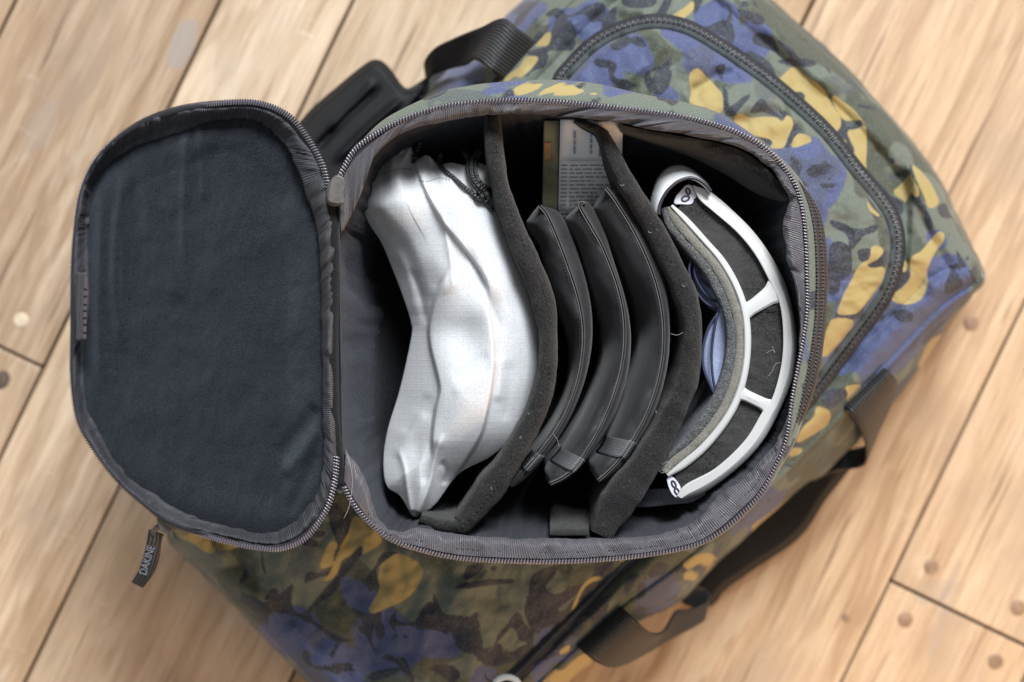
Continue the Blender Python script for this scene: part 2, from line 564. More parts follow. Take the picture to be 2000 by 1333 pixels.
M_INK = plain('grey_ink', (0.30, 0.30, 0.33), rough=0.7)
M_INKL = plain('pale_woven_letters', (0.12, 0.135, 0.17), rough=0.8)
M_PINK = plain('pink_woven_letters', (0.075, 0.052, 0.056), rough=0.8)
M_CORD = ribbed('black_braided_cord', (0.022, 0.023, 0.024), freq=520, amt=0.7, bstr=1.2, cross=True, rough=0.45, spec=0.5)
M_BLACKPAD = weave('black_padded_nylon', (0.010, 0.010, 0.011), scale=900, rough=0.6, var=0.4, spec=0.22, sheen=0.0)
M_LENS = plain('mirrored_lens', (0.25, 0.22, 0.10), rough=0.08, metal=0.9, var=0.02)
M_RING = plain('pale_ring_plastic', (0.45, 0.48, 0.49), rough=0.4, var=0.05)


# ------------------------------------------------------------------ floor
def wood_mat():
    m, nt, bs = new_mat('oak_boards')
    co = ocoord(nt)
    inf = N(nt, 'ShaderNodeObjectInfo')
    off = N(nt, 'ShaderNodeVectorMath', operation='SCALE'); off.inputs[0].default_value = (3.1, 7.7, 1.9)
    nt.links.new(inf.outputs['Random'], off.inputs['Scale'])
    add = N(nt, 'ShaderNodeVectorMath', operation='ADD'); nt.links.new(co, add.inputs[0]); nt.links.new(off.outputs[0], add.inputs[1])
    cs = add.outputs[0]
    # broad cathedral figure + fine pores along the board (local y)
    a = mapping(nt, cs, (26, 3.0, 1)); warp = noise(nt, a, 1.0, 3, 0.5, 0.4)
    sx = N(nt, 'ShaderNodeSeparateXYZ'); nt.links.new(cs, sx.inputs[0])
    ph = math_(nt, 'ADD', math_(nt, 'MULTIPLY', warp, 34), math_(nt, 'MULTIPLY', sx.outputs[0], 110))
    x2 = math_(nt, 'MULTIPLY', sx.outputs[0], sx.outputs[0])
    wl = noise(nt, mapping(nt, cs, (9, 2.2, 1)), 1.0, 2, 0.5)
    ph2 = math_(nt, 'ADD', math_(nt, 'ADD', math_(nt, 'MULTIPLY', sx.outputs[1], 60), math_(nt, 'MULTIPLY', x2, -9000)), math_(nt, 'MULTIPLY', wl, 30))
    cath = math_(nt, 'GREATER_THAN', math_(nt, 'FRACT', math_(nt, 'MULTIPLY', inf.outputs['Random'], 7.31)), 0.45)
    rs = math_(nt, 'SINE', ph); rc = math_(nt, 'SINE', ph2)
    mixr = N(nt, 'ShaderNodeMix', data_type='FLOAT'); nt.links.new(cath, mixr.inputs[0]); nt.links.new(rs, mixr.inputs[2]); nt.links.new(rc, mixr.inputs[3])
    ring = mixr.outputs[0]
    ring = rng_map(nt, ring, 0.15, 1.0)
    fine = noise(nt, mapping(nt, cs, (620, 16, 1)), 1.0, 5, 0.7)
    mid = noise(nt, mapping(nt, cs, (70, 5, 1)), 1.0, 4, 0.6)
    blot = noise(nt, mapping(nt, cs, (14, 8, 1)), 1.0, 3, 0.55)
    k = mixc(nt, rng_map(nt, mid, 0.3, 0.7), (0.46, 0.330, 0.218), (0.61, 0.472, 0.340))
    k = mixc(nt, math_(nt, 'MULTIPLY', ring, 0.36), k, (0.27, 0.16, 0.085))
    k = mixc(nt, rng_map(nt, fine, 0.46, 0.72, 0, 0.85), k, (0.26, 0.165, 0.095))
    k = mixc(nt, rng_map(nt, blot, 0.5, 0.72, 0, 0.65), k, (0.37, 0.285, 0.215))
    worn = noise(nt, mapping(nt, cs, (22, 5, 1)), 1.0, 4, 0.7, 0.6)
    k = mixc(nt, rng_map(nt, worn, 0.55, 0.72, 0, 0.55), k, (0.66, 0.56, 0.44))
    crack = noise(nt, mapping(nt, cs, (160, 4, 1)), 1.0, 3, 0.7, 0.3)
    k = mixc(nt, rng_map(nt, crack, 0.62, 0.68, 0, 0.8), k, (0.16, 0.10, 0.06))
    scr = noise(nt, mapping(nt, cs, (30, 400, 1), (0, 0, 0.5)), 1.0, 2, 0.5)
    k = mixc(nt, rng_map(nt, scr, 0.70, 0.76, 0, 0.25), k, (0.85, 0.75, 0.62))
    tone = inf.outputs['Color']
    k = mixc(nt, 1.0, k, tone, 'MULTIPLY')
    st = N(nt, 'ShaderNodeAttribute'); st.attribute_name = 'grey_stain'
    # grey stain with a ragged edge (attribute lives on the board's vertices)
    geo = N(nt, 'ShaderNodeNewGeometry')
    for (cx, cy, rx, ry, ang, stg) in STAINS:
        mp = mapping(nt, geo.outputs['Position'], (1, 1, 0))
        sub = N(nt, 'ShaderNodeVectorMath', operation='SUBTRACT'); nt.links.new(mp, sub.inputs[0]); sub.inputs[1].default_value = (cx, cy, 0)
        ro = N(nt, 'ShaderNodeVectorRotate'); nt.links.new(sub.outputs[0], ro.inputs[0]); ro.inputs['Angle'].default_value = -ang
        scv = N(nt, 'ShaderNodeVectorMath', operation='DIVIDE'); nt.links.new(ro.outputs[0], scv.inputs[0]); scv.inputs[1].default_value = (rx, ry, 1)
        ln = N(nt, 'ShaderNodeVectorMath', operation='LENGTH'); nt.links.new(scv.outputs[0], ln.inputs[0])
        dd = math_(nt, 'ADD', ln.outputs['Value'], math_(nt, 'MULTIPLY', math_(nt, 'SUBTRACT', noise(nt, geo.outputs['Position'], 60, 3), 0.5), 0.9))
        k = mixc(nt, rng_map(nt, dd, 0.75, 1.1, stg, 0), k, (0.33, 0.275, 0.235))
    nt.links.new(k, bs.inputs['Base Color'])
    nt.links.new(rng_map(nt, mid, 0.3, 0.7, 0.42, 0.6), bs.inputs['Roughness'])
    bs.inputs['Specular IOR Level'].default_value = 0.4
    bump(nt, bs, math_(nt, 'ADD', fine, math_(nt, 'MULTIPLY', ring, -0.3)), 0.25, 0.0008)
    return m


def fl(px, py):
    return P(px, py, 0.0)


STAINS = []
for (cx, cy, rx, ry, ang, stg) in [(357, 85, 0.009, 0.021, -0.45, 0.85), (80, 250, 0.012, 0.022, -0.5, 0.35), (1845, 1190, 0.006, 0.040, -0.3, 0.35), (1825, 1155, 0.018, 0.008, 0.3, 0.35)]:
    q = fl(cx, cy); STAINS.append((q[0], q[1], rx, ry, ang, stg))
M_WOOD = wood_mat()
M_PLUG = plain('wood_plug', (0.27, 0.17, 0.105), rough=0.5, var=0.25, nscale=120, bstr=0.3)
M_PLUGP = plain('pale_wood_plug', (0.62, 0.50, 0.36), rough=0.5, var=0.15, nscale=120)
M_KNOT = plain('dark_knot', (0.09, 0.06, 0.045), rough=0.6, var=0.5, nscale=80)
M_SUB = plain('dark_gap', (0.11, 0.078, 0.052), rough=0.9)

# sub-floor below the boards
floor = mesh_obj('floor', [(-2.2, -2.2, -0.022), (2.2, -2.2, -0.022), (2.2, 2.2, -0.022), (-2.2, 2.2, -0.022)], [(0, 1, 2, 3)], M_SUB, smooth_=False)
floor['kind'] = 'structure'
SL = 0.482
ang = math.atan(SL)                       # boards lean this much from image vertical
dirv = np.array([SL, 1.0]) / math.hypot(SL, 1)     # world xy along the boards (x right, y up)
nrm = np.array([dirv[1], -dirv[0]])                # across, to the right
ppm = HC * K
edges_px = [-1560, -1150, -760, -380, 30, 430, 690, 1207, 1590, 2286, 2640, 3000, 3450, 3800]
PLANKS = []
TONES = [(0.7, 0.62, 0.5), (0.92, 0.87, 0.80), (0.86, 0.81, 0.77), (1.10, 1.09, 1.08), (1.06, 1.05, 1.03), (0.92, 0.82, 0.70), (0.98, 0.91, 0.82), (1.06, 1.0, 0.92), (0.9, 0.84, 0.75)]


def s_of(x0):       # across coordinate of a line crossing py=0 at x0
    q = fl(x0, 0)[:2]
    return q @ nrm


def t_of(px, py):
    return fl(px, py)[:2] @ dirv


joints = {4: [t_of(45, 700)], 9: [t_of(1870, 1198)]}
rot = -ang
for i in range(len(edges_px) - 1):
    s0, s1 = s_of(edges_px[i]), s_of(edges_px[i + 1])
    cuts = [-1.9] + sorted(joints.get(i, [])) + [1.9]
    for a, b in zip(cuts[:-1], cuts[1:]):
        g = 0.0011
        x0, x1, y0, y1 = s0 + g, s1 - g, a + g, b - g
        zt = random.uniform(-0.0006, 0.0004)
        cx, cy = (x0 + x1) / 2, 0.0
        V = [(x0 - cx, y0, -0.02), (x1 - cx, y0, -0.02), (x1 - cx, y1, -0.02), (x0 - cx, y1, -0.02),
             (x0 - cx, y0, 0), (x1 - cx, y0, 0), (x1 - cx, y1, 0), (x0 - cx, y1, 0)]
        o = box_obj('plank', V, M_WOOD, floor, 0.0012)
        o.location = (*(nrm * cx), zt); o.rotation_euler = (0, 0, rot)
        o.color = TONES[(i - 2) % len(TONES)] + (1,)
        PLANKS.append((x0, x1, y0, y1, o, cx, zt))


def plug(px, py, r, mat, name='wood_plug', ex=1.0):
    q = fl(px, py)[:2]; s, t = q @ nrm, q @ dirv
    for (x0, x1, y0, y1, o, cx, zt) in PLANKS:
        if x0 <= s <= x1 and y0 <= t <= y1:
            a = np.linspace(0, 2 * math.pi, 20, endpoint=False)
            ringo = [(s - cx + r * math.cos(k), t + r * ex * math.sin(k), 0.0004) for k in a]
            ringi = [(s - cx + 0.85 * r * math.cos(k), t + .85 * r * ex * math.sin(k), 0.0008) for k in a]
            ringb = [(s - cx + r * math.cos(k), t + r * ex * math.sin(k), -0.004) for k in a]
            V = ringb + ringo + ringi
            F = [(j, (j + 1) % 20, 20 + (j + 1) % 20, 20 + j) for j in range(20)] + [(20 + j, 20 + (j + 1) % 20, 40 + (j + 1) % 20, 40 + j) for j in range(20)] + [tuple(range(40, 60))]
            me = bpy.data.meshes.new(name); me.from_pydata(V, [], F); me.materials.append(mat)
            p = bpy.data.objects.new(name, me); C.objects.link(p); p.parent = o
            return


for (x, y) in [(1820, 1108), (1769, 1211), (1945, 1293), (1989, 1188), (1897, 632)]:
    plug(x, y, 0.0056, M_PLUG)
plug(1653, 1208, 0.003, M_PLUG)
plug(41, 626, 0.0055, M_PLUGP)
plug(4, 742, 0.0055, M_KNOT, 'knot', 1.3)

# ------------------------------------------------------------------ camouflage print


def tr(pts, ox, oy, s):
    return [(ox + a / s, oy + b / s) for a, b in pts]


YEL = []
for p in [[(845, 5), (790, 50), (720, 95), (650, 140), (720, 152), (770, 130), (840, 75), (850, 40)],
          [(875, 445), (820, 490), (830, 600), (825, 680), (920, 700), (1030, 740), (1040, 640), (1020, 590), (950, 520)],
          [(1155, 740), (1110, 790), (1200, 870), (1260, 890), (1350, 910), (1360, 945), (1330, 962), (1430, 965), (1470, 880), (1500, 800), (1460, 750), (1420, 800), (1400, 770), (1300, 760), (1210, 770)],
          [(1530, 870), (1480, 965), (1600, 930), (1620, 900)],
          [(1500, 440), (1450, 470), (1410, 510), (1390, 550), (1480, 600), (1560, 600), (1575, 650), (1560, 700), (1720, 870), (1790, 850), (1810, 790), (1790, 740), (1740, 670), (1700, 590), (1650, 540), (1560, 480)],
          [(1750, 620), (1790, 740), (1840, 790), (1930, 780), (1960, 800), (1920, 840), (1850, 850), (1870, 920), (1900, 990), (1850, 1010), (1960, 1130), (1975, 1000), (1970, 830), (1930, 760), (1850, 680)],
          [(1820, 905), (1845, 925), (1830, 945), (1812, 930)]]:
    YEL.append(tr(p, 1100, 0, 3.333))
for p in [[(750, 190), (770, 260), (800, 330), (840, 420), (890, 390), (870, 330), (820, 250)],
          [(745, 240), (725, 380), (690, 370), (650, 330), (700, 290)], [(748, 260), (785, 330), (780, 365), (742, 330)],
          [(880, 545), (915, 545), (915, 590), (870, 650), (830, 740), (830, 820), (800, 890), (740, 920), (670, 910), (640, 880), (700, 830), (740, 780), (740, 690), (760, 660), (800, 640), (850, 580)],
          [(540, 620), (590, 620), (600, 650), (560, 690), (512, 715), (540, 730), (605, 725), (600, 780), (560, 850), (480, 950), (440, 970), (365, 970), (380, 900), (430, 800), (480, 710), (530, 680)],
          [(330, 1000), (450, 1005), (420, 1060), (300, 1200), (285, 1150)],
          [(670, 702), (722, 692), (715, 755), (695, 738)], [(515, 375), (545, 420), (580, 450), (575, 465), (530, 430)], [(620, 400), (640, 430), (680, 430), (655, 470), (630, 450)],
          [(800, 1160), (860, 1090), (900, 1080), (960, 1010), (930, 1080), (850, 1180), (790, 1250), (750, 1240)]]:
    YEL.append(tr(p, 1500, 250, 2.666))
for p in [[(490, 205), (555, 200), (530, 235), (495, 265), (500, 230)], [(380, 280), (430, 300), (430, 340), (400, 370), (350, 400), (300, 420), (330, 360), (370, 320)],
          [(290, 440), (330, 445), (300, 470), (275, 470)], [(130, 740), (200, 690), (300, 610), (320, 620), (200, 720), (150, 770)]]:
    YEL.append(tr(p, 1400, 650, 1.9517))
for p in [[(930, 430), (870, 420), (820, 450), (780, 500), (740, 580), (705, 690), (730, 670), (770, 560), (820, 480), (880, 450)],
          [(1450, 330), (1560, 270), (1690, 290), (1640, 330), (1560, 340), (1470, 370)], [(1450, 400), (1560, 380), (1640, 350), (1560, 430), (1450, 530), (1460, 450)],
          [(640, 910), (690, 870), (715, 875), (700, 910), (650, 930)], [(590, 1030), (640, 1040), (560, 1110), (520, 1120)],
          [(790, 925), (850, 960), (870, 1010), (840, 1110), (720, 1150), (590, 1120)], [(1030, 310), (1150, 300), (1140, 320), (1040, 325)]]:
    YEL.append(tr(p, 900, 1000, 3.333))
for p in [[(120, 262), (170, 265), (300, 300), (350, 350), (370, 400), (310, 395), (230, 340), (170, 320)], [(385, 325), (530, 355), (390, 388)],
          [(1060, 340), (1105, 345), (1080, 420), (1080, 470), (1040, 490), (1000, 495), (1020, 420)],
          [(1210, 180), (1290, 240), (1370, 310), (1360, 350), (1300, 390), (1250, 420), (1260, 360), (1230, 360), (1190, 410), (1130, 450), (1100, 530), (1060, 570), (1020, 565), (1060, 520), (1100, 430), (1130, 350), (1170, 280)],
          [(1470, 405), (1390, 450), (1360, 490), (1350, 560), (1360, 610), (1320, 690), (1290, 740), (1310, 765), (1360, 750), (1480, 700), (1560, 640), (1600, 580), (1620, 510), (1580, 455)]]:
    YEL.append(tr(p, 300, 950, 3.077))
for p in [[(1700, 210), (1720, 220), (1710, 280), (1690, 300), (1620, 300), (1650, 260)],
          [(1560, 370), (1640, 375), (1600, 440), (1540, 490), (1530, 510), (1480, 500), (1440, 535), (1410, 530), (1450, 480), (1520, 430)]]:
    YEL.append(tr(p, 560, 0, 3.333))
YEL_CASE = [tr(p, 560, 0, 3.333) for p in [[(1450, 615), (1530, 545), (1600, 532), (1650, 600), (1682, 612), (1672, 618), (1600, 624)],
                                           [(1680, 612), (1690, 560), (1740, 542), (1760, 580), (1800, 538), (1880, 545), (1935, 600), (1880, 622), (1740, 628)],
                                           [(1960, 615), (2010, 600), (2030, 640), (1980, 640)]]]
YEL_CASE += [[(1000, 1092), (1060, 1095), (1050, 1140), (1010, 1150)], [(800, 1050), (840, 1070), (830, 1130), (790, 1100)]]
DRK = []
for p in [[(840, 5), (910, -10), (880, 60), (850, 95)], [(270, 110), (350, 40), (330, 200), (250, 210)], [(380, -10), (600, -10), (590, 40), (480, 60), (400, 40)],
          [(990, 440), (1060, 420), (1040, 510), (1045, 740), (1100, 760), (1200, 650), (1230, 600), (1150, 650), (1080, 700), (1070, 600), (1030, 530)],
          [(590, 480), (690, 440), (700, 520), (640, 620), (580, 600)], [(700, 350), (690, 450), (560, 470), (600, 560), (560, 600), (530, 480), (650, 420)],
          [(1500, 800), (1540, 830), (1500, 940), (1440, 970), (1470, 880)], [(1735, 610), (1760, 620), (1800, 735), (1780, 740)],
          [(1390, 400), (1500, 380), (1660, 400), (1600, 440), (1450, 425)], [(1390, 260), (1470, 310), (1540, 380), (1500, 390), (1430, 320)],
          [(1810, 740), (1850, 830), (1930, 775), (1960, 800), (1900, 850), (1860, 870), (1895, 990), (1850, 1005), (1840, 900), (1800, 870), (1720, 880)],
          [(1050, 20), (1090, 40), (1100, 140), (1060, 130), (1080, 80)], [(1130, 60), (1260, 90), (1320, 140), (1240, 160), (1180, 110)],
          [(960, 160), (1060, 130), (1120, 190), (1100, 290), (1040, 240), (980, 220), (900, 190)], [(280, 400), (350, 420), (330, 500), (400, 520), (480, 560), (430, 590), (330, 560)],
          [(330, 200), (440, 250), (420, 300), (340, 330), (300, 290), (360, 260)], [(1210, 740), (1290, 640), (1340, 700), (1420, 760), (1430, 800), (1400, 770), (1300, 730)],
          [(1230, 890), (1330, 890), (1365, 930), (1340, 955), (1290, 910)], [(1480, 600), (1570, 600), (1575, 660), (1545, 690), (1560, 630)], [(1480, 1010), (1560, 1080), (1540, 1150), (1600, 1210), (1540, 1200), (1490, 1100)]]:
    DRK.append(tr(p, 1100, 0, 3.333))
for p in [[(370, 490), (420, 510), (480, 530), (570, 500), (560, 540), (500, 560), (430, 635), (410, 560), (330, 510), (320, 480)],
          [(510, 250), (560, 270), (620, 330), (700, 390), (700, 450), (640, 430), (560, 340)], [(740, 180), (752, 190), (765, 300), (830, 430), (860, 500), (845, 545), (800, 440), (745, 360)],
          [(360, 965), (480, 960), (500, 990), (360, 1000)], [(960, 740), (1010, 790), (1010, 830), (920, 870), (930, 800)], [(640, 770), (700, 722), (745, 770), (690, 830), (640, 870)],
          [(260, 290), (380, 290), (300, 320)], [(505, 715), (620, 640), (640, 660), (605, 725), (520, 730)], [(230, 200), (290, 190), (270, 250), (230, 260), (200, 230)],
          [(630, 150), (660, 170), (650, 190), (630, 170)], [(980, 630), (1010, 680), (1040, 720), (1000, 720)], [(650, 960), (740, 950), (760, 1000), (690, 1010)], [(470, 640), (535, 630), (520, 690), (480, 700)],
          [(810, 1090), (880, 1040), (900, 1060), (830, 1120), (800, 1140)]]:
    DRK.append(tr(p, 1500, 250, 2.666))
for p in [[(550, 680), (680, 700), (830, 590), (850, 580), (830, 700), (880, 770), (990, 660), (1110, 530), (1110, 620), (960, 740), (960, 800), (1100, 900), (1210, 930), (1100, 930), (980, 850), (850, 780), (700, 760), (690, 850), (620, 780)],
          [(530, 430), (560, 480), (570, 540), (510, 600), (540, 500)],
          [(1680, 630), (1710, 700), (1740, 760), (1860, 780), (1950, 830), (1990, 1000), (2000, 1080), (1900, 980), (1820, 940), (1780, 880), (1650, 850), (1450, 840), (1480, 890), (1420, 850), (1430, 780), (1500, 690), (1450, 800), (1600, 820), (1670, 750)],
          [(1830, 590), (2000, 565), (2000, 600), (1820, 622)], [(1060, 90), (1180, 190), (1150, 330), (1080, 420), (1100, 330), (1060, 250)], [(1260, 350), (1250, 420), (1130, 560), (1100, 640), (1120, 500), (1200, 400)],
          [(1180, 730), (1260, 760), (1340, 780), (1310, 920), (1350, 1010), (1440, 1070), (1330, 1000), (1280, 900), (1220, 860), (1260, 820)], [(1640, 1100), (1740, 1070), (1840, 1110), (1830, 1170), (1780, 1180), (1720, 1130)],
          [(1060, 1010), (1110, 930), (1150, 900), (1090, 1000), (1070, 1040)], [(900, 980), (940, 1000), (960, 1080), (1180, 1060), (1170, 1110), (1000, 1110), (900, 1050)], [(1300, 1120), (1500, 1090), (1400, 1150), (1300, 1180)], [(530, 640), (650, 690), (600, 720), (520, 700)],
          [(1380, 400), (1470, 400), (1350, 480), (1350, 580), (1300, 640), (1280, 560), (1330, 480)], [(1890, 480), (1990, 470), (1930, 540), (1860, 560)]]:
    DRK.append(tr(p, 300, 950, 3.077))
for p in [[(0, 690), (100, 690), (130, 780), (140, 880), (200, 920), (220, 860), (270, 870), (280, 930), (450, 850), (480, 900), (380, 960), (200, 1010), (140, 970), (60, 860), (0, 820)],
          [(560, 660), (700, 480), (710, 510), (600, 680), (700, 730), (480, 745), (435, 720), (520, 650), (470, 640)], [(470, 400), (640, 350), (560, 480), (470, 640), (410, 650), (450, 500)],
          [(760, 560), (830, 480), (930, 450), (860, 560), (780, 650), (740, 670)], [(0, 480), (200, 440), (350, 440), (340, 465), (150, 480), (0, 500)], [(880, 370), (1000, 330), (960, 420), (890, 430)],
          [(1080, 440), (1160, 400), (1130, 470), (1060, 560)], [(1400, 370), (1560, 340), (1640, 330), (1560, 370), (1420, 400)], [(1090, 690), (1180, 600), (1210, 640), (1120, 730)], [(860, 620), (960, 690), (820, 700)], [(1250, 350), (1350, 330), (1330, 400), (1220, 430)]]:
    DRK.append(tr(p, 900, 1000, 3.333))
for p in [[(1780, 110), (1880, 190), (1870, 330), (1800, 330), (1640, 330), (1700, 300), (1720, 220)], [(1600, 350), (1700, 340), (1680, 430), (1600, 470), (1540, 510), (1610, 430)], [(1560, 130), (1700, 60), (1640, 180), (1570, 200)]]:
    DRK.append(tr(p, 560, 0, 3.333))
for p in [[(335, 335), (400, 325), (410, 345), (370, 360), (330, 355)], [(415, 220), (480, 215), (500, 240), (440, 290), (400, 270)], [(270, 410), (330, 430), (290, 440)]]:
    DRK.append(tr(p, 1400, 650, 1.9517))
BLU = [(1175, 140, 55), (1160, 45, 40), (1395, 45, 60), (1420, 110, 60), (1330, 60, 40), (1480, 75, 50), (1560, 330, 60), (1610, 360, 50), (1840, 540, 60), (1790, 610, 70), (1720, 660, 80), (1830, 470, 30), (1560, 410, 60),
       (1600, 500, 40), (560, 1230, 60), (760, 1250, 75), (870, 1240, 60), (700, 1160, 45), (660, 1310, 60), (1060, 1310, 30), (1080, 1260, 40), (1290, 1170, 40), (900, 150, 40), (1005, 40, 35), (1030, 20, 30), (1680, 610, 60), (1630, 560, 40),
       (1480, 1000, 60), (800, 220, 30), (1450, 290, 30), (1300, 195, 30), (720, 270, 40), (1380, 215, 25), (950, 1330, 40), (1100, 40, 30), (1640, 690, 40), (1240, 110, 40)]


SAG = [(1310, 185, 40), (1600, 430, 60), (1660, 470, 60), (1350, 130, 40), (1470, 210, 40), (1130, 30, 50), (1620, 380, 30), (1760, 300, 30), (1830, 430, 50), (580, 1130, 60), (1000, 1180, 90), (700, 1180, 40), (1110, 1200, 40), (1300, 150, 30), (1700, 400, 30)]


def smooth_poly(p):
    n = len(p)
    return spline(p, max(3 * n, 9), True, 6)


YEL = [smooth_poly(p) for p in YEL]; DRK = [smooth_poly(p) for p in DRK]; YEL_CASE = [smooth_poly(p) for p in YEL_CASE]


def camo(px, py, yel, drk, seed=0):
    sh = px.shape
    x = px.ravel(); y = py.ravel()

    def fld(polys):
        r = np.full(x.shape, 60.0)
        for p in polys:
            a, b = p.min(0) - 40, p.max(0) + 40
            k = np.where((x > a[0]) & (x < b[0]) & (y > a[1]) & (y < b[1]))[0]
            if len(k):
                r[k] = np.minimum(r[k], sdf(x[k], y[k], p))
        return r
    fy = fld(yel); fd = fld(drk)
    oof = (y < -5) | (y > 1345) | (x > 2000)
    nz = fbm(x / 70, y / 70, 3 + seed)
    fy = np.where(oof, np.minimum(fy, (0.75 - nz) * 60), fy)
    nd = np.abs(fbm(x / 95, y / 60, 9 + seed)) * 70 - 5 + 16 * np.maximum(0, vnoise(x / 80, y / 80, 21) + 0.1)
    fd = np.minimum(fd, np.where(oof, nd, nd + (4 if seed else 6)))
    b = np.zeros(x.shape)
    for bx, by, r in BLU:
        b = np.maximum(b, np.exp(-((x - bx) ** 2 + (y - by) ** 2) / (r * r) * 0.8))
    if seed:
        b = 0.55 * smooth(-0.1, 0.9, fbm(x / 110, y / 80, 31))
    sg = np.full(x.shape, 0.30 if seed == 5 else 0.0)
    for gx, gy, r in SAG:
        sg = np.maximum(sg, 0.25 * np.exp(-((x - gx) ** 2 + (y - gy) ** 2) / (r * r)))
    return {'camo_yellow': fy, 'camo_dark': fd, 'camo_blue': b, 'camo_sage': sg}


# ------------------------------------------------------------------ the camouflage bag under the case
bag = thing('travel_bag', 'large camouflage print travel bag lying flat on the wooden floor under the open case', 'bag', (0.03, -0.02, 0))
TOP = [(1916, 543), (1905, 505), (1862, 430), (1835, 370), (1790, 300), (1700, 192), (1600, 100), (1500, 15), (1440, -35), (1360, -80), (1280, -80), (1200, -60), (1118, 0),
       (1046, 78), (965, 160), (860, 260), (740, 380), (600, 600), (470, 820), (370, 985), (338, 1046), (381, 1093), (446, 1161), (527, 1242), (609, 1330), (700, 1420), (800, 1490), (880, 1490),
       (970, 1410), (1056, 1333), (1128, 1267), (1218, 1186), (1260, 1156), (1365, 1075), (1528, 922), (1579, 870), (1651, 799), (1740, 704), (1838, 603), (1890, 566)]
SIL = [(1924, 545), (1910, 500), (1872, 430), (1848, 372), (1800, 300), (1705, 188), (1610, 90), (1500, -5), (1440, -55), (1360, -110), (1270, -120), (1130, -90), (1025, 0),
       (948, 70), (880, 130), (800, 225), (700, 350), (570, 590), (450, 810), (352, 980), (326, 1050), (372, 1100), (440, 1167), (521, 1250), (603, 1338), (700, 1440), (800, 1520), (910, 1530),
       (1030, 1420), (1110, 1333), (1160, 1290), (1245, 1218), (1335, 1168), (1405, 1095), (1560, 955), (1610, 925), (1690, 845), (1785, 734), (1856, 629), (1903, 574)]
NB = 720
# resample both by the same index fraction so that corresponding points stay together
def by_index(pts, n, sub=40):
    p = np.array(pts, float); m = len(p); t = np.linspace(0, m, n, endpoint=False)
    i = t.astype(int); f = (t - i)[:, None]
    a, b, c, d = p[(i - 1) % m], p[i], p[(i + 1) % m], p[(i + 2) % m]
    return 0.5 * (2 * b + (c - a) * f + (2 * a - 5 * b + 4 * c - d) * f ** 2 + (3 * b - a - 3 * c + d) * f ** 3)


topc = by_index(TOP, NB); silc = by_index(SIL, NB)
Z_EDGE = 0.158
POCKET = [(1095, 160), (1109, 141), (1160, 90), (1220, 58), (1280, 46), (1340, 57), (1400, 90), (1475, 141), (1535, 189), (1610, 258), (1669, 332), (1710, 381), (1736, 419), (1749, 460), (1747, 512), (1732, 561), (1710, 599), (1669, 655), (1631, 704), (1601, 745), (1560, 800), (1500, 880)]
POCK_POLY = np.array(POCKET + [(1300, 900), (1000, 500)], float)
LOWZIP = [(1300, 1030), (1230, 1096), (1150, 1180), (1080, 1250), (1020, 1312), (985, 1345)]


def bag_z(x, y):
    """height of the bag's front panel at a photo point"""
    d = np.maximum(0, -sdf(x, y, topc[::3]))
    z = Z_EDGE + 0.036 * (1 - np.exp(-d / 130.0)) + 0.008 * np.sin(np.clip(d / 18, 0, math.pi))
    pk = -sdf(x, y, POCK_POLY)
    z = z + 0.020 * smooth(-6, 22, pk)
    # lower zip makes a shallow trough
    dz, sg, _ = seg_dist(x, y, LOWZIP, False)
    z = z - 0.006 * np.exp(-(dz / 14) ** 2)
    # creases
    z = z + step_fold(x, y, [(1775, 320), (1778, 390), (1775, 460), (1770, 520)], 0.006, 8, 40)
    z = z + ridge(x, y, [(1200, 170), (1270, 120), (1300, 75)], 0.005, 16) + ridge(x, y, [(1340, 190), (1400, 150), (1450, 140)], -0.005, 14)
    z = z + ridge(x, y, [(1420, 230), (1480, 200), (1530, 200)], 0.004, 16) + ridge(x, y, [(1180, 20), (1220, 40), (1260, 40)], -0.004, 12)
    z = z + ridge(x, y, [(1500, 40), (1560, 120), (1640, 200)], 0.004, 25)
    z = z + ridge(x, y, [(640, 1100), (700, 1200), (760, 1330)], -0.005, 40) + ridge(x, y, [(900, 1120), (930, 1220), (900, 1320)], 0.004, 40)
    z = z + 0.0022 * fbm(x / 90, y / 90, 5) * smooth(0, 60, d) + 0.0016 * fbm(x / 40, y / 40, 8) * smooth(0, 40, d)
    # the case presses its bed down
    c = np.hypot((x - 1120) / 470, (y - 640) / 440)
    lim = 0.185 + 0.06 * smooth(0.9, 1.25, c)
    return np.minimum(z, lim)


cx, cy = 1130.0, 640.0
tt = 1 - (np.linspace(0, 1, 190)) ** 1.1
rings_px = [(cx + t * (topc[:, 0] - cx), cy + t * (topc[:, 1] - cy)) for t in tt[:-1]] + [(cx + 0.004 * (topc[:, 0] - cx), cy + 0.004 * (topc[:, 1] - cy))]
rows = []
# side wall from the floor up
cen = np.array([cx, cy])
for (mix, z) in [(1.0, 0.0012), (1.04, 0.02), (1.02, 0.05), (0.97, 0.095), (0.55, 0.138), (0.18, Z_EDGE - 0.004)]:
    q = topc + (silc - topc) * mix
    if z < 0.03:
        q = cen + (q - cen) * (0.965 if z < 0.01 else 0.985)
    # the floor contour is kept just inside the silhouette
    wr = 1 + 0.004 * fbm(np.arange(NB) / 9.0, np.full(NB, z * 90), 4)
    q = cen + (q - cen) * wr[:, None]
    rows.append(P(q[:, 0], q[:, 1], np.full(NB, z)))
for i, (x, y) in enumerate(rings_px):
    rows.append(P(x, y, bag_z(x, y)))
S = np.stack(rows, 0)                      # rings x around
bx_, by_ = pix(S)
att = camo(bx_, by_, YEL, DRK)
F = grid_faces(S.shape[0], NB, False, True)
F.append(tuple((S.shape[0] - 1) * NB + j for j in range(NB)))
F.append(tuple(range(NB))[::-1])
o = mesh_obj('fabric_body', S, F, M_CAMO, bag, attrs=att); fix_up(o)


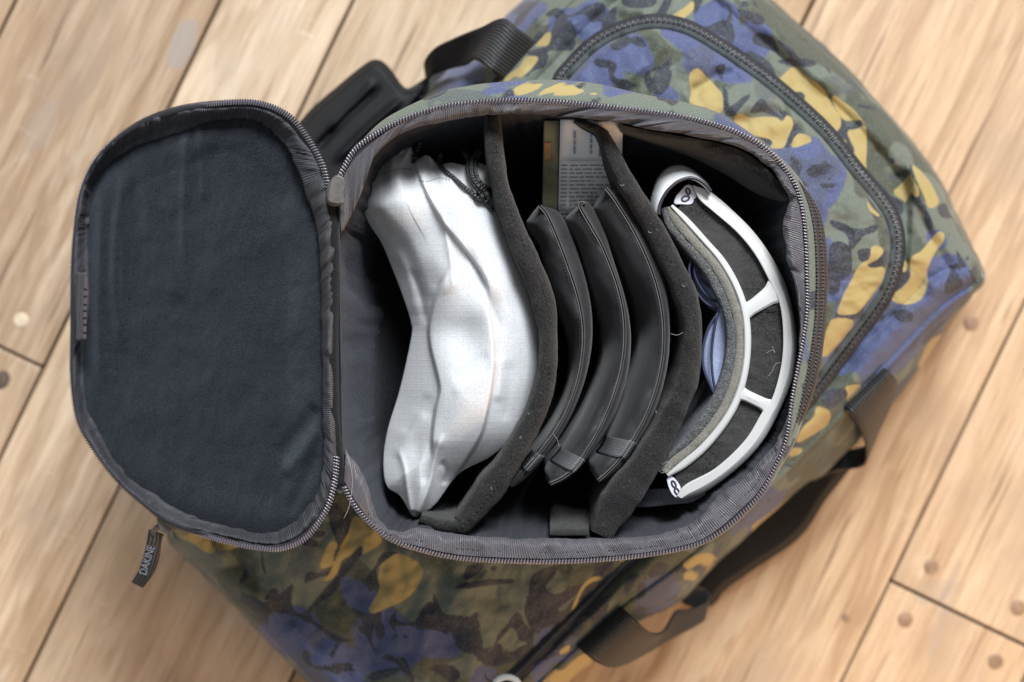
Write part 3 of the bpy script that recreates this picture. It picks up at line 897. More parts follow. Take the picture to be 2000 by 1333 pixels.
def on_bag(pts, n, lift=0.0, closed=False):
    q = spline(pts, n, closed)
    return P(q[:, 0], q[:, 1], bag_z(q[:, 0], q[:, 1]) + lift)


# piping along the lower right seam and the upper left seam (camouflage covered cord)
def camo_tube(name, path, r, parent):
    Sx = tube_pts(path, r, 10)
    x, y = pix(Sx)
    return loft(name, Sx, M_CAMO, parent, cv=True, caps=True, attrs=camo(x, y, YEL, DRK))


q = spline([(1040, 1348)] + TOP[29:] + [(1916, 543)], 220); camo_tube('piping', P(q[:, 0], q[:, 1], np.full(220, Z_EDGE + 0.001)), 0.0024, bag)
q = spline([(1200, -60), (1118, 0), (1046, 78), (965, 160), (880, 245)], 80); camo_tube('piping', P(q[:, 0], q[:, 1], np.full(80, Z_EDGE + 0.001)), 0.0022, bag)
# pocket: piping inside, zip outside
pk = np.array(POCKET, float)
pin = spline(POCKET, 300)
nr = np.stack([np.gradient(pin[:, 1]), -np.gradient(pin[:, 0])], -1); nr /= np.linalg.norm(nr, axis=1)[:, None]   # outward
qi = pin - nr * 7; tube('pocket_piping', P(qi[:, 0], qi[:, 1], bag_z(qi[:, 0], qi[:, 1]) + 0.0030), 0.0023, M_PIPE, bag, 10)
rowsz = []
for off, dz in ((-3, 0.0035), (0, 0.0045), (8, 0.0050), (15, 0.0040), (19, 0.001)):
    qq = pin + nr * off
    rowsz.append(P(qq[:, 0], qq[:, 1], bag_z(pin[:, 0] + nr[:, 0] * 6, pin[:, 1] + nr[:, 1] * 6) + dz))
loft('pocket_zip_tape', np.stack(rowsz, 1), M_TAPE, bag, up=True)
qz = pin + nr * 6; zb = bag_z(pin[:, 0] + nr[:, 0] * 6, pin[:, 1] + nr[:, 1] * 6)
beads('pocket_zip_teeth', P(qz[:, 0], qz[:, 1], zb + 0.0062), 0.0017, 0.0006, 0.0016, 0.0009, M_TEETHD, bag, slant=0.25, alt=0.0004)
# lower zip with its ring
lz = spline(LOWZIP, 120)
nl = np.stack([np.gradient(lz[:, 1]), -np.gradient(lz[:, 0])], -1); nl /= np.linalg.norm(nl, axis=1)[:, None]
zl_ = bag_z(lz[:, 0], lz[:, 1])
loft('side_zip_tape', np.stack([P(lz[:, 0] + nl[:, 0] * k, lz[:, 1] + nl[:, 1] * k, zl_ + d) for k, d in ((-16, 0.0015), (-6, 0.003), (4, 0.003), (12, 0.0015))], 1), M_TAPE, bag, up=True)
beads('side_zip_teeth', P(lz[:, 0] - nl[:, 0] * 3, lz[:, 1] - nl[:, 1] * 3, zl_ + 0.0038), 0.0016, 0.0005, 0.0012, 0.0006, M_TEETHD, bag)
a_ = np.linspace(0, 2 * math.pi, 48, endpoint=False)
rp = P(990, 1342, 0.197)
tube('zip_ring', rp + np.stack([0.0072 * np.cos(a_), 0.0062 * np.sin(a_), 0.0012 * np.sin(a_)], -1), 0.0020, M_RING, bag, 10, closed=True)


def ribbon(name, st, mat, parent, n=40, m=9, solid=0.0016, wav=0.0, zs=1.0):
    """st: stations of (ax, ay, az, bx, by, bz) edge pairs"""
    st = np.array(st, float)
    st[:, [2, 5]] *= zs
    k = len(st); t = np.linspace(0, k - 1, n)
    i = np.minimum(t.astype(int), k - 2); f = (t - i)[:, None]
    a = st[np.maximum(i - 1, 0)]; b = st[i]; c = st[i + 1]; d = st[np.minimum(i + 2, k - 1)]
    r = 0.5 * (2 * b + (c - a) * f + (2 * a - 5 * b + 4 * c - d) * f ** 2 + (3 * b - a - 3 * c + d) * f ** 3)
    A = P(r[:, 0], r[:, 1], r[:, 2]); B = P(r[:, 3], r[:, 4], r[:, 5])
    v = np.linspace(0, 1, m)[None, :, None]
    S_ = A[:, None] * (1 - v) + B[:, None] * v
    if wav:
        S_[..., 2] += wav * np.sin(v[..., 0] * math.pi)
    return loft(name, S_, mat, parent, solid=solid, up=True)


ribbon('carry_loop', [(1048, 84, 0.137, 990, 165, 0.137), (1014, 58, 0.147, 958, 138, 0.146), (982, 36, 0.146, 925, 116, 0.140), (935, 56, 0.138, 905, 128, 0.120), (885, 79, 0.125, 872, 138, 0.095),
                      (846, 98, 0.108, 842, 150, 0.080), (828, 124, 0.085, 832, 168, 0.055), (836, 150, 0.062, 846, 176, 0.04), (866, 150, 0.055, 880, 176, 0.035)], M_WEB, bag, 70, zs=1.175)
ribbon('carry_loop', [(1648, 796, 0.138, 1726, 718, 0.138), (1662, 808, 0.142, 1740, 730, 0.142), (1680, 834, 0.132, 1752, 746, 0.130), (1691, 862, 0.110, 1750, 772, 0.108), (1695, 890, 0.082, 1728, 822, 0.080),
                      (1688, 910, 0.060, 1702, 866, 0.056), (1658, 918, 0.048, 1668, 880, 0.038), (1622, 925, 0.05, 1640, 885, 0.035), (1590, 940, 0.06, 1610, 905, 0.04)], M_WEB, bag, 70, zs=1.175)
ribbon('carry_loop', [(1126, 1262, 0.138, 1210, 1184, 0.138), (1146, 1280, 0.144, 1232, 1202, 0.144), (1172, 1298, 0.138, 1256, 1226, 0.138), (1205, 1304, 0.120, 1278, 1240, 0.118), (1250, 1285, 0.095, 1302, 1232, 0.092),
                      (1310, 1250, 0.068, 1322, 1196, 0.072), (1362, 1222, 0.055, 1350, 1190, 0.06), (1378, 1208, 0.05, 1386, 1170, 0.05), (1372, 1190, 0.045, 1378, 1150, 0.045), (1335, 1180, 0.05, 1340, 1140, 0.05)], M_WEB, bag, 80, zs=1.175)


def pad(name, outline, z0, thick, mat, parent, ridges=(), n=160):
    c = spline(outline, n, True); ce = c.mean(0)
    rows = [P(c[:, 0], c[:, 1], np.full(n, z0)), P(c[:, 0], c[:, 1], np.full(n, z0 + thick * 0.6))]
    for t in np.linspace(0.98, 0.02, 26):
        x = ce[0] + t * (c[:, 0] - ce[0]); y = ce[1] + t * (c[:, 1] - ce[1])
        d = -sdf(x, y, c[::2])
        z = z0 + thick * (0.6 + 0.4 * smooth(0, 14, d))
        for l, A, w_ in ridges:
            z = z + ridge(x, y, l, A, w_)
        rows.append(P(x, y, z))
    S_ = np.stack(rows, 0)
    F_ = grid_faces(S_.shape[0], n, False, True) + [tuple((S_.shape[0] - 1) * n + j for j in range(n)), tuple(range(n))[::-1]]
    o_ = mesh_obj(name, S_, F_, mat, parent); fix_up(o_)
    return o_


pad('shoulder_strap', [(560, 290), (596, 226), (660, 168), (718, 122), (742, 118), (762, 134), (792, 172), (822, 164), (836, 180), (800, 230), (760, 330), (660, 420), (560, 420)], 0.06, 0.03, M_BLACKPAD, bag,
    ridges=[([(610, 300), (680, 225), (745, 165)], -0.006, 7), ([(650, 320), (720, 250), (790, 190)], 0.006, 8), ([(640, 260), (700, 200), (735, 160)], 0.004, 8)])
ribbon('strap_webbing', [(760, 190, 0.08, 775, 215, 0.08), (800, 172, 0.085, 815, 196, 0.085), (835, 150, 0.08, 850, 172, 0.08), (870, 130, 0.07, 885, 150, 0.07)], M_WEB, bag, 30)
pad('hip_belt', [(1662, 905), (1648, 932), (1616, 972), (1562, 1050), (1468, 1116), (1418, 1152), (1392, 1182), (1350, 1186), (1320, 1150), (1400, 1060), (1500, 970), (1590, 905)], 0.004, 0.030, M_BLACKPAD, bag)

# ------------------------------------------------------------------ the goggle case
case = thing('goggle_case', 'open camouflage goggle case with dark lining, felt dividers and unzipped lid lying on the bag', 'case', (0.03, 0.0, 0.19))
ZR = 0.300
RIM = [(662, 348), (691, 295), (735, 261), (776, 238), (819, 221), (870, 207), (938, 199), (1005, 196), (1101, 200), (1203, 210), (1304, 223), (1371, 236), (1439, 258), (1490, 285), (1527, 319), (1554, 359), (1567, 400), (1574, 454),
       (1577, 521), (1578, 600), (1572, 650), (1564, 695), (1550, 768), (1537, 857), (1517, 907), (1487, 962), (1445, 1008), (1391, 1050), (1336, 1071), (1252, 1086), (1168, 1094), (1084, 1098), (978, 1096), (894, 1090), (831, 1077), (768, 1056), (726, 1025), (692, 987), (672, 950)]
INN = [(664, 460), (681, 437), (711, 366), (725, 315), (782, 262), (870, 238), (930, 228), (988, 223), (1040, 224), (1101, 229), (1203, 239), (1253, 251), (1338, 264), (1439, 287), (1490, 318), (1516, 344), (1540, 392), (1530, 440),
       (1536, 500), (1554, 560), (1563, 640), (1560, 720), (1545, 790), (1524, 850), (1504, 878), (1462, 924), (1403, 970), (1365, 1012), (1315, 1037), (1231, 1050), (1147, 1052), (1060, 1052), (978, 1048), (894, 1044), (835, 1031), (776, 1037), (739, 1014), (711, 930), (676, 880)]
OUT = [(658, 345), (698, 285), (742, 240), (790, 211), (860, 180), (910, 169), (960, 162), (1070, 156), (1160, 163), (1250, 183), (1340, 201), (1400, 220), (1445, 246), (1490, 279), (1535, 318), (1568, 358), (1588, 405), (1600, 454),
       (1604, 521), (1602, 600), (1598, 660), (1590, 720), (1578, 780), (1555, 860), (1527, 912), (1494, 966), (1450, 1013), (1394, 1055), (1338, 1075), (1253, 1090), (1168, 1098), (1084, 1102), (978, 1100), (893, 1094), (829, 1081), (766, 1060), (722, 1029), (688, 990), (668, 952)]
NR = 800
rim = spline(RIM, NR); inn = spline(INN, NR)
# match inn / out to the rim by index fraction
def open_by_index(pts, n):
    p = np.array(pts, float); m = len(p); t = np.linspace(0, m - 1, n)
    i = np.minimum(t.astype(int), m - 2); f = (t - i)[:, None]
    a = p[np.maximum(i - 1, 0)]; b = p[i]; c = p[i + 1]; d = p[np.minimum(i + 2, m - 1)]
    return 0.5 * (2 * b + (c - a) * f + (2 * a - 5 * b + 4 * c - d) * f ** 2 + (3 * b - a - 3 * c + d) * f ** 3)


rim = open_by_index(RIM, NR); inn = open_by_index(INN, NR); out = open_by_index(OUT, NR)
sx_ = np.arange(NR) * 420.0 / NR
CC = np.array([1120.0, 640.0])


def insetw(S_, k):       # move a world contour towards the case axis by k metres
    c = P(CC[0], CC[1], ZR)[:2]
    d = S_[:, :2] - c; L = np.linalg.norm(d, axis=1)[:, None]
    r = S_.copy(); r[:, :2] = c + d * (1 - k / L)
    return r


def atz(S_, z):
    r = S_.copy(); r[:, 2] = z
    return r


hin0, hin1 = (664, 460), (676, 880)
# outer shell: rim -> shoulder -> wall -> base, closed along the hinge side
def close_left(S_, n=40):
    a, b = S_[-1], S_[0]
    t = np.linspace(0, 1, n + 2)[1:-1, None]
    return np.vstack([S_, a * (1 - t) + b * t])


rimW = P(rim[:, 0], rim[:, 1], np.full(NR, ZR)); outW = P(out[:, 0], out[:, 1], np.full(NR, ZR - 0.010))
mid = (rim * 0.45 + out * 0.55); midW = P(mid[:, 0], mid[:, 1], np.full(NR, ZR - 0.002))
outW2 = insetw(atz(outW, ZR - 0.05), 0.001); outW3 = insetw(atz(outW, 0.21), 0.004); outW4 = insetw(atz(outW, 0.188), 0.012)
S = np.stack([close_left(a) for a in (P(*(rim * 0.9 + out * .1).T, np.full(NR, ZR - 0.001)), midW, outW, outW2, outW3, outW4)], 0)
x_, y_ = pix(S)
att = camo(x_, y_, YEL_CASE, [np.array([(1100, 165), (1130, 163), (1125, 195), (1108, 195)], float)], seed=5)
F = grid_faces(S.shape[0], S.shape[1], False, True)
F.append(tuple((S.shape[0] - 1) * S.shape[1] + j for j in range(S.shape[1])))
o = mesh_obj('shell', S, F, M_CAMO, case, attrs=att); fix_up(o)
# inner lining
innW = P(inn[:, 0], inn[:, 1], np.full(NR, ZR - 0.005))
wob = 0.0012 * fbm(sx_ / 14.0, sx_ * 0, 12)[:, None]
L0 = insetw(innW, -0.002); L1 = insetw(atz(innW, ZR - 0.018), -0.003) ; L2 = insetw(atz(innW, 0.25), 0.0); L3 = insetw(atz(innW, 0.215), 0.006); L4 = insetw(atz(innW, 0.200), 0.012); L5 = insetw(atz(innW, 0.1955), 0.022)
rows = [close_left(a) for a in (L0, L1, L2, L3, L4, L5)]
S = np.stack(rows, 0)
n2 = S.shape[1]
S6 = S[-1].copy(); c3 = P(CC[0], CC[1], 0.1955); S6 = c3 + (S6 - c3) * 0.02
S = np.concatenate([S, S6[None]], 0)
for k, amp in ((1, .001), (2, .0018), (3, .0015)):
    d = S[k, :, :2] - c3[:2]; d /= np.linalg.norm(d, axis=1)[:, None]
    S[k, :, :2] += d * (amp * fbm(np.arange(n2) / 7.0, np.full(n2, k * .8), 20))[:, None]
F = grid_faces(S.shape[0], n2, False, True) + [tuple((S.shape[0] - 1) * n2 + j for j in range(n2))]
o = mesh_obj('lining', S, F, M_LINING, case); fix_up(o); o.data.flip_normals()
# bulging soft lining flap at the upper right
fl0 = [(1205, 243), (1253, 253), (1338, 268), (1400, 280), (1450, 296), (1492, 325), (1520, 355), (1540, 390)]
fl1 = [(1215, 262), (1255, 276), (1330, 300), (1380, 322), (1425, 346), (1462, 370), (1492, 384), (1530, 396)]
A0 = open_by_index(fl0, 60); A1 = open_by_index(fl1, 60)
S = []
for t in np.linspace(0, 1, 10):
    q = A0 * (1 - t) + A1 * t
    z = ZR - 0.006 - 0.028 * t + 0.008 * math.sin(t * math.pi) + 0.002 * fbm(np.arange(60) / 9.0, np.full(60, t * 2), 6)
    S.append(P(q[:, 0], q[:, 1], z))
q = A1; S.append(P(q[:, 0] + 6, q[:, 1] - 10, np.full(60, 0.245)))
loft('lining_flap', np.stack(S, 1), M_FELT, case, up=True)


# rim binding (gathered tape) between lining and zip, and the zip itself
def ruffle(i_c, r_c, z_in, z_out, name, mat, parent, amp=0.0012, seed=2, flat=0.86, m=12, wlen=6.0, start=0.02):
    n = len(i_c); rows = []
    for t in np.linspace(start, flat, m):
        q = i_c * (1 - t) + r_c * t
        prof = math.sin(min(1, (t - start) / 0.45 + 0.15) * math.pi * 0.5)
        z = z_in + (z_out - z_in) * t + 0.0035 * prof * (1 - t * 0.6)
        s = sx_
        wv = amp * (fbm(s / wlen, np.full(n, t * 0.9), seed, 2)) * (1 - 0.75 * t)
        pin_ = (-amp * 3.2 * np.maximum(0, vnoise(s / 5.0, np.full(n, 0.3), seed + 5) - 0.35) + amp * 0.9 * (1 - np.abs(vnoise(s / 2.6, np.full(n, 0.3 + t * .3), seed + 8)) * 2)) * (1 - t)
        rows.append(P(q[:, 0], q[:, 1], z + wv + pin_))
    # tucked edge
    q = i_c; first = rows[0].copy(); first[:, 2] -= 0.006
    q2 = i_c + (i_c - r_c) * -0.10
    fx = P(q2[:, 0], q2[:, 1], first[:, 2])
    return loft(name, np.stack([fx] + rows, 1), mat, parent, up=True)


iw = inn + 0.0
jit = fbm(sx_ / 5.0, sx_ * 0, 41) * 2.4
d_ = rim - inn; d_ /= np.linalg.norm(d_, axis=1)[:, None] + 1e-9
iw = inn + d_ * jit[:, None]
ruffle(iw, rim, ZR - 0.004, ZR - 0.0005, 'rim_binding', M_BIND, case, seed=2, amp=0.0018)
loft('zip_tape', np.stack([P(*(inn * (1 - t) + rim * t).T, np.full(NR, ZR - 0.0012 + dz)) for t, dz in ((0.60, -0.001), (0.80, 0.0005), (0.95, 0.0012), (1.06, 0.0003))], 1), M_TAPE, case, up=True)
beads('zip_teeth', P(rim[:, 0], rim[:, 1], np.full(NR, ZR + 0.0012)), 0.00165, 0.00066, 0.00155, 0.0009, M_TEETH, case, slant=0.35)
# stitch line along the lower binding
k0, k1 = int(NR * 0.60), int(NR * 0.97)
st = (inn * 0.42 + rim * 0.58)[k0:k1]
beads('binding_stitch', P(st[:, 0], st[:, 1], np.full(k1 - k0, ZR + 0.0006)), 0.0027, 0.0009, 0.00022, 0.00025, M_GREYTHREAD, case)
# ribbed black band outside the right wall
bo = [(1570, 366), (1585, 385), (1603, 420), (1613, 470), (1617, 530), (1615, 600), (1609, 670), (1596, 745), (1578, 800), (1558, 842), (1546, 862)]
bi = [(1560, 352), (1570, 380), (1580, 420), (1586, 470), (1589, 530), (1588, 600), (1582, 665), (1572, 725), (1560, 780), (1548, 835), (1540, 862)]
A0, A1 = open_by_index(bi, 120), open_by_index(bo, 120)
S = []
for t, dz in ((0, -0.006), (0.06, -0.003), (0.3, -0.0015), (0.55, -0.004), (0.6, -0.0065), (0.66, -0.0055), (0.85, -0.007), (0.97, -0.012), (1.0, -0.02), (0.99, -0.045)):
    q = A0 * (1 - t) + A1 * t
    S.append(P(q[:, 0], q[:, 1], np.full(120, ZR + dz)))
loft('ribbed_band', np.stack(S, 1), M_RIBWEB, case, up=True)


# dividers
def divider(cl, zt, seed, stitch, hook=None):
    c = open_by_index(cl, 150)
    n = len(c)
    tn = np.gradient(c[:, :2], axis=0); tn /= np.linalg.norm(tn, axis=1)[:, None]
    nn = np.stack([tn[:, 1], -tn[:, 0]], -1)        # towards picture left/right
    hw = c[:, 2] / 2
    s = np.arange(n)
    hw = hw * (1 + 0.07 * fbm(s / 6.0, s * 0, seed))
    zt_ = zt + 0.002 * fbm(s / 20.0, s * 0, seed + 3) - (0.012 if stitch is not None else 0.004) * smooth(0.86, 1.0, s / (n - 1.0))
    pts = []
    for off, dz, bk in ((-1.0, -0.085, 1), (-1.0, -0.03, 1), (-1.0, -0.0075, 0), (-0.86, -0.0028, 0), (-0.55, -0.0006, 0), (-0.1, 0.0, 0), (0.1, -0.0002, 0), (0.5, -0.001, 0), (0.85, -0.0035, 0), (1.0, -0.008, 0), (1.0, -0.03, 1), (1.0, -0.085, 1)):
        z = zt_ + dz + (0.0008 * fbm(s / 4.0, np.full(n, off * 2), seed + 9) if not bk else 0)
        q = c[:, :2] + nn * (hw * off)[:, None]
        if bk:
            # the faces hang straight down
            zz = zt_ - 0.0075
            wv = P(q[:, 0], q[:, 1], zz); wv[:, 2] = np.maximum(z, 0.197)
        else:
            wv = P(q[:, 0], q[:, 1], z)
        pts.append(wv)
    o_ = loft('divider', np.stack(pts, 1), M_FELT, case, up=True)
    if stitch is not None:
        q = c[:, :2] + nn * (hw * stitch)[:, None]
        beads('divider_stitch', P(q[:, 0], q[:, 1], zt_ - 0.0002), 0.0029, 0.0010, 0.00026, 0.00028, M_THREAD, case)
    return o_


divider([(962, 226, 33), (966, 300, 38), (978, 370, 38), (996, 425, 40), (1022, 490, 44), (1052, 560, 46), (1067, 620, 42), (1071, 680, 40), (1066, 740, 40), (1048, 802, 42), (1019, 860, 46), (984, 918, 52), (944, 972, 54), (912, 1012, 46), (895, 1028, 34), (862, 1028, 28), (820, 1014, 20)],
        ZR - 0.012, 3, 0.30)
divider([(1122, 234, 12), (1150, 246, 16), (1176, 262, 22), (1195, 300, 32), (1220, 352, 36), (1250, 400, 38), (1280, 452, 40), (1308, 508, 42), (1336, 565, 42), (1352, 625, 38), (1350, 690, 40), (1340, 750, 44), (1318, 802, 46), (1294, 850, 52), (1262, 905, 60), (1226, 955, 72), (1194, 1004, 64), (1174, 1046, 46)],
        ZR - 0.014, 8, None)

pa = []
for yy_, zz_ in ((1047, 0.2885), (1036, 0.272), (1022, 0.25), (1006, 0.233), (986, 0.2165)):
    xs_ = np.linspace(1074, 1150, 12)
    pa.append(P(xs_, np.full(12, yy_ - 4.0), zz_ + 0.0008 * np.sin(xs_ / 9.0)))
loft('hook_and_loop_patch', np.stack(pa, 1), M_FELT, case, up=True, solid=0.001)

# hinge strip of fabric between lid and case
h0 = [(650, 395), (655, 450), (655, 560), (653, 680), (655, 800), (662, 880), (668, 945)]
A0 = open_by_index(h0, 80)
S = []
for dx, dz in ((-10, 0.0008), (-2, 0.0012), (5, 0.0002), (10, -0.007)):
    S.append(P(A0[:, 0] + dx, A0[:, 1], np.full(80, ZR + dz)))
wl = P(A0[:, 0] + 10, A0[:, 1], np.full(80, ZR - 0.012))
for z, ins in ((0.26, 0.002), (0.22, 0.006), (0.198, 0.012)):
    S.append(insetw(atz(wl, z), ins) + np.stack([0.0032 * fbm(np.arange(80) / 8., np.full(80, z * 12), 61), np.zeros(80), np.zeros(80)], -1))
loft('hinge_panel', np.stack(S, 1), M_LINING, case, up=True)


# zip sliders and pull
def slab(name, outline, z, th, mat, parent, tilt=0.0, rnd=0.0):
    c = np.array(outline, float); n = len(c)
    ce = c.mean(0)
    rows = [P(c[:, 0], c[:, 1], np.full(n, z - th)), P(c[:, 0], c[:, 1], np.full(n, z - th * 0.3)), P(*(ce + (c - ce) * 0.93).T, np.full(n, z)), P(*(ce + (c - ce) * 0.88).T, np.full(n, z)), P(*(ce + (c - ce) * 0.05).T, np.full(n, z))]
    S_ = np.stack(rows, 0)
    F_ = grid_faces(5, n, False, True) + [tuple(range(n))[::-1], tuple(4 * n + j for j in range(n))]
    o_ = mesh_obj(name, S_, F_, mat, parent); fix_up(o_)
    return o_


s1 = spline([(642, 395), (642, 372), (647, 350), (659, 342), (671, 347), (675, 362), (671, 378), (673, 398)], 40, True)
sl = slab('zip_slider', s1, ZR + 0.009, 0.002, M_METAL, case)
slab('slider_body', spline([(640, 398), (640, 360), (650, 352), (662, 352), (668, 362), (664, 400)], 30, True), ZR + 0.0065, 0.006, M_METAL, sl)
s2 = spline([(656, 917), (677, 911), (680, 935), (677, 955), (667, 965), (655, 960), (650, 942)], 40, True)
sl = slab('zip_slider', s2, ZR - 0.004, 0.002, M_METAL, case)
slab('slider_body', spline([(654, 908), (678, 900), (682, 930), (664, 940), (652, 930)], 30, True), ZR - 0.007, 0.005, M_TEETHD, sl)

# care label sewn inside, between the dividers
lp = [(1078, 232, 0.262), (1112, 232, 0.262), (1215, 330, 0.215), (1230, 420, 0.21)]
def lab(u, v):       # label sheet: u across 0..1, v down 0..1
    x = 1094 + u * 122 + v * -4; y = 236 + v * 190
    z = 0.274 - 0.036 * v
    return P(x, y, z)


def sheet(name, us, vs, mat, parent, lift=0.0, nu=8, nv=8, f=None):
    f = f or lab
    U, V_ = np.meshgrid(np.linspace(us[0], us[1], nu), np.linspace(vs[0], vs[1], nv), indexing='ij')
    S_ = f(U, V_).copy(); S_[..., 2] += lift
    S_[..., 2] += 0.0006 * np.sin(U * 9 + V_ * 5)
    return loft(name, S_, mat, parent, up=True, solid=0.0003)


label = sheet('care_label', (0, 1), (0, 1), M_PAPER, case)
sheet('label_fold', (0.0, 1.0), (0.0, 0.42), M_PAPER, label, 0.0025)
sheet('label_backing', (-0.26, -0.01), (0.0, 1.0), M_PAPERY, case, -0.001)
sheet('label_patch', (-0.25, -0.14), (0.22, 0.42), M_ORANGE, case, -0.0004)  # small orange patch on the backing strip
Vt, Ft = [], []
r2 = random.Random(5)
def quad(u0, u1, v0, v1, lift):
    q = [lab(u0, v0), lab(u1, v0), lab(u1, v1), lab(u0, v1)]
    k = len(Vt)
    for p, (uu, vv) in zip(q, ((u0, v0), (u1, v0), (u1, v1), (u0, v1))):
        p = p.copy(); p[2] += lift + 0.0006 * math.sin(uu * 9 + vv * 5); Vt.append(p)
    Ft.append((k, k + 3, k + 2, k + 1))
for i in range(14):
    v = 0.455 + i * 0.040
    quad(0.03, 0.13, v, v + 0.014, 0.0006)
    u = 0.17
    end = r2.uniform(0.55, 0.92)
    while u < end:
        l = r2.uniform(0.05, 0.16); quad(u, min(u + l, end), v, v + 0.014, 0.0006); u += l + 0.025
for u in (0.22, 0.48, 0.62, 0.75):
    v = 0.12
    while v < 0.33:
        l = r2.uniform(0.03, 0.08); quad(u, u + 0.035, v, v + l, 0.0034); v += l + 0.015
mesh_obj('label_text', Vt, Ft, M_INK, label, smooth_=False, stuff=True)

# ------------------------------------------------------------------ lid
LID = [(652, 420), (640, 352), (625, 307), (587, 247), (550, 216), (494, 199), (419, 201), (344, 210), (280, 232), (224, 270), (182, 315), (156, 375), (145, 442), (139, 525), (138, 650), (138, 735), (149, 816), (176, 870), (226, 937), (280, 987), (325, 1021), (392, 1045), (460, 1063), (505, 1071), (550, 1073), (595, 1054), (631, 1009), (649, 965), (658, 905),
       (655, 800), (653, 680), (655, 560), (656, 480)]
LIN = [(622, 455), (602, 382), (569, 300), (545, 268), (520, 243), (494, 229), (419, 232), (362, 251), (295, 274), (231, 304), (186, 352), (175, 390), (171, 440), (170, 487), (172, 600), (161, 690), (167, 793), (199, 865), (235, 920), (298, 969), (370, 1009), (420, 1025), (470, 1038), (505, 1045), (541, 1041), (586, 1012), (617, 972), (631, 925), (634, 880),
       (634, 800), (631, 690), (629, 600), (627, 520)]
NLD = 920
lid_o = by_index(LID, NLD); lid_i = by_index(LIN, NLD)


def zlid(x):
    return ZR - 0.001 - np.clip((640 - x) / 500.0, -0.05, 1.1) * 0.072


def Plid(q, dz):
    return P(q[:, 0], q[:, 1], zlid(q[:, 0]) + dz)


lid = None
# lid lining is the lid's main sheet
lc = np.array([410.0, 640.0])
rows = []
for t in np.linspace(1.0, 0.03, 60):
    q = lc + (lid_i - lc) * t
    x, y = q[:, 0], q[:, 1]
    d = np.maximum(0, -sdf(x, y, lid_i[::3]))
    z = -0.004 - 0.012 * smooth(650, 540, x) - 0.003 * smooth(0, 160, d) * smooth(540, 640, x) + 0.003 * np.sin(np.clip(d / 22, 0, math.pi))
    z = z + ridge(x, y, [(365, 245), (362, 330), (358, 430), (362, 520)], 0.0030, 9) + ridge(x, y, [(250, 320), (228, 450), (226, 560), (240, 700)], 0.0049, 12) + ridge(x, y, [(390, 240), (395, 320), (400, 400)], 0.0023, 8)
    z = z + ridge(x, y, [(280, 320), (290, 420), (330, 520), (350, 600)], 0.0030, 16) + ridge(x, y, [(200, 370), (196, 500), (192, 620), (200, 760)], 0.0038, 10)
    z = z + ridge(x, y, [(625, 790), (580, 850), (540, 900)], -0.0042, 16) + ridge(x, y, [(628, 830), (590, 890), (550, 930)], 0.0034, 12) + ridge(x, y, [(560, 1010), (590, 950), (622, 880)], -0.0027, 12)
    z = z + 0.0016 * fbm(x / 90, y / 90, 77) * smooth(0, 50, d) + 0.0007 * fbm(x / 30, y / 60, 79)
    rows.append(P(x, y, zlid(x) + z))
S = np.stack(rows, 0)
S = np.concatenate([S.reshape(-1, 3), S[-1].mean(0, keepdims=True)])
F = grid_faces(60, NLD, False, True) + [(59 * NLD + j, 59 * NLD + (j + 1) % NLD, 60 * NLD) for j in range(NLD)]
lid = mesh_obj('lid', S, F, M_LIDLIN, case)
if sum(p.normal.z for p in lid.data.polygons) < 0:
    pass
fix_up(lid)
if sum(p.normal.z for p in lid.data.polygons) < 0:
    lid.data.flip_normals()
# camouflage back of the lid
rows = [Plid(lid_o, -0.001), Plid(lc + (lid_o - lc) * 1.0, -0.008), Plid(lc + (lid_o - lc) * 0.975, -0.022), Plid(lc + (lid_o - lc) * 0.9, -0.028), Plid(lc + (lid_o - lc) * 0.02, -0.028)]
S = np.stack(rows, 0); x_, y_ = pix(S)
F = grid_faces(5, NLD, False, True) + [tuple(4 * NLD + j for j in range(NLD))]
o = mesh_obj('lid_shell', S, F, M_CAMO, lid, attrs=camo(x_, y_, [], [], seed=3)); fix_up(o)
# gathered binding: one dark tape all round the lid
s = np.arange(NLD) * 460.0 / NLD
jit = fbm(s / 5.0, s * 0, 51) * 2.2
d_ = lid_o - lid_i; dn = d_ / (np.linalg.norm(d_, axis=1)[:, None] + 1e-9)
bi_ = lid_i + dn * (jit[:, None] - 3)
S = []
xo = lid_o[:, 0]
left = smooth(440, 300, xo)
bwv = 0.72 + 0.28 * smooth(600, 640, xo) + 0.26 * left
tray = 0.013 * smooth(650, 560, xo)            # depth of the tray wall the binding slopes down
for k in np.linspace(0.0, 1.0, 14):
    t = (bwv * k)[:, None]
    q = bi_ * (1 - t) + lid_o * t
    prof = math.sin(min(1.0, k) * math.pi)
    wv = 0.0015 * fbm(s / 4.5, np.full(NLD, k * 1.2), 52, 2) * (1 - 0.4 * k)
    pin_ = (-0.0036 * np.maximum(0, vnoise(s / 4.0, np.full(NLD, 0.3), 57) - 0.3) + 0.0012 * (1 - 2 * np.abs(vnoise(s / 2.4 + k * 0.8, np.full(NLD, 0.3), 58)))) * math.sin(k * math.pi)
    S.append(Plid(q, -0.0015 - tray * (1 - smooth(0.15, 0.95, k)) + 0.0040 * prof + wv + pin_))
first = S[0].copy(); first[:, 2] -= 0.006
loft('lid_binding', np.concatenate([np.stack([first] + S, 1), np.stack([first] + S, 1)[:1]], 0), M_BINDD, lid, up=True)
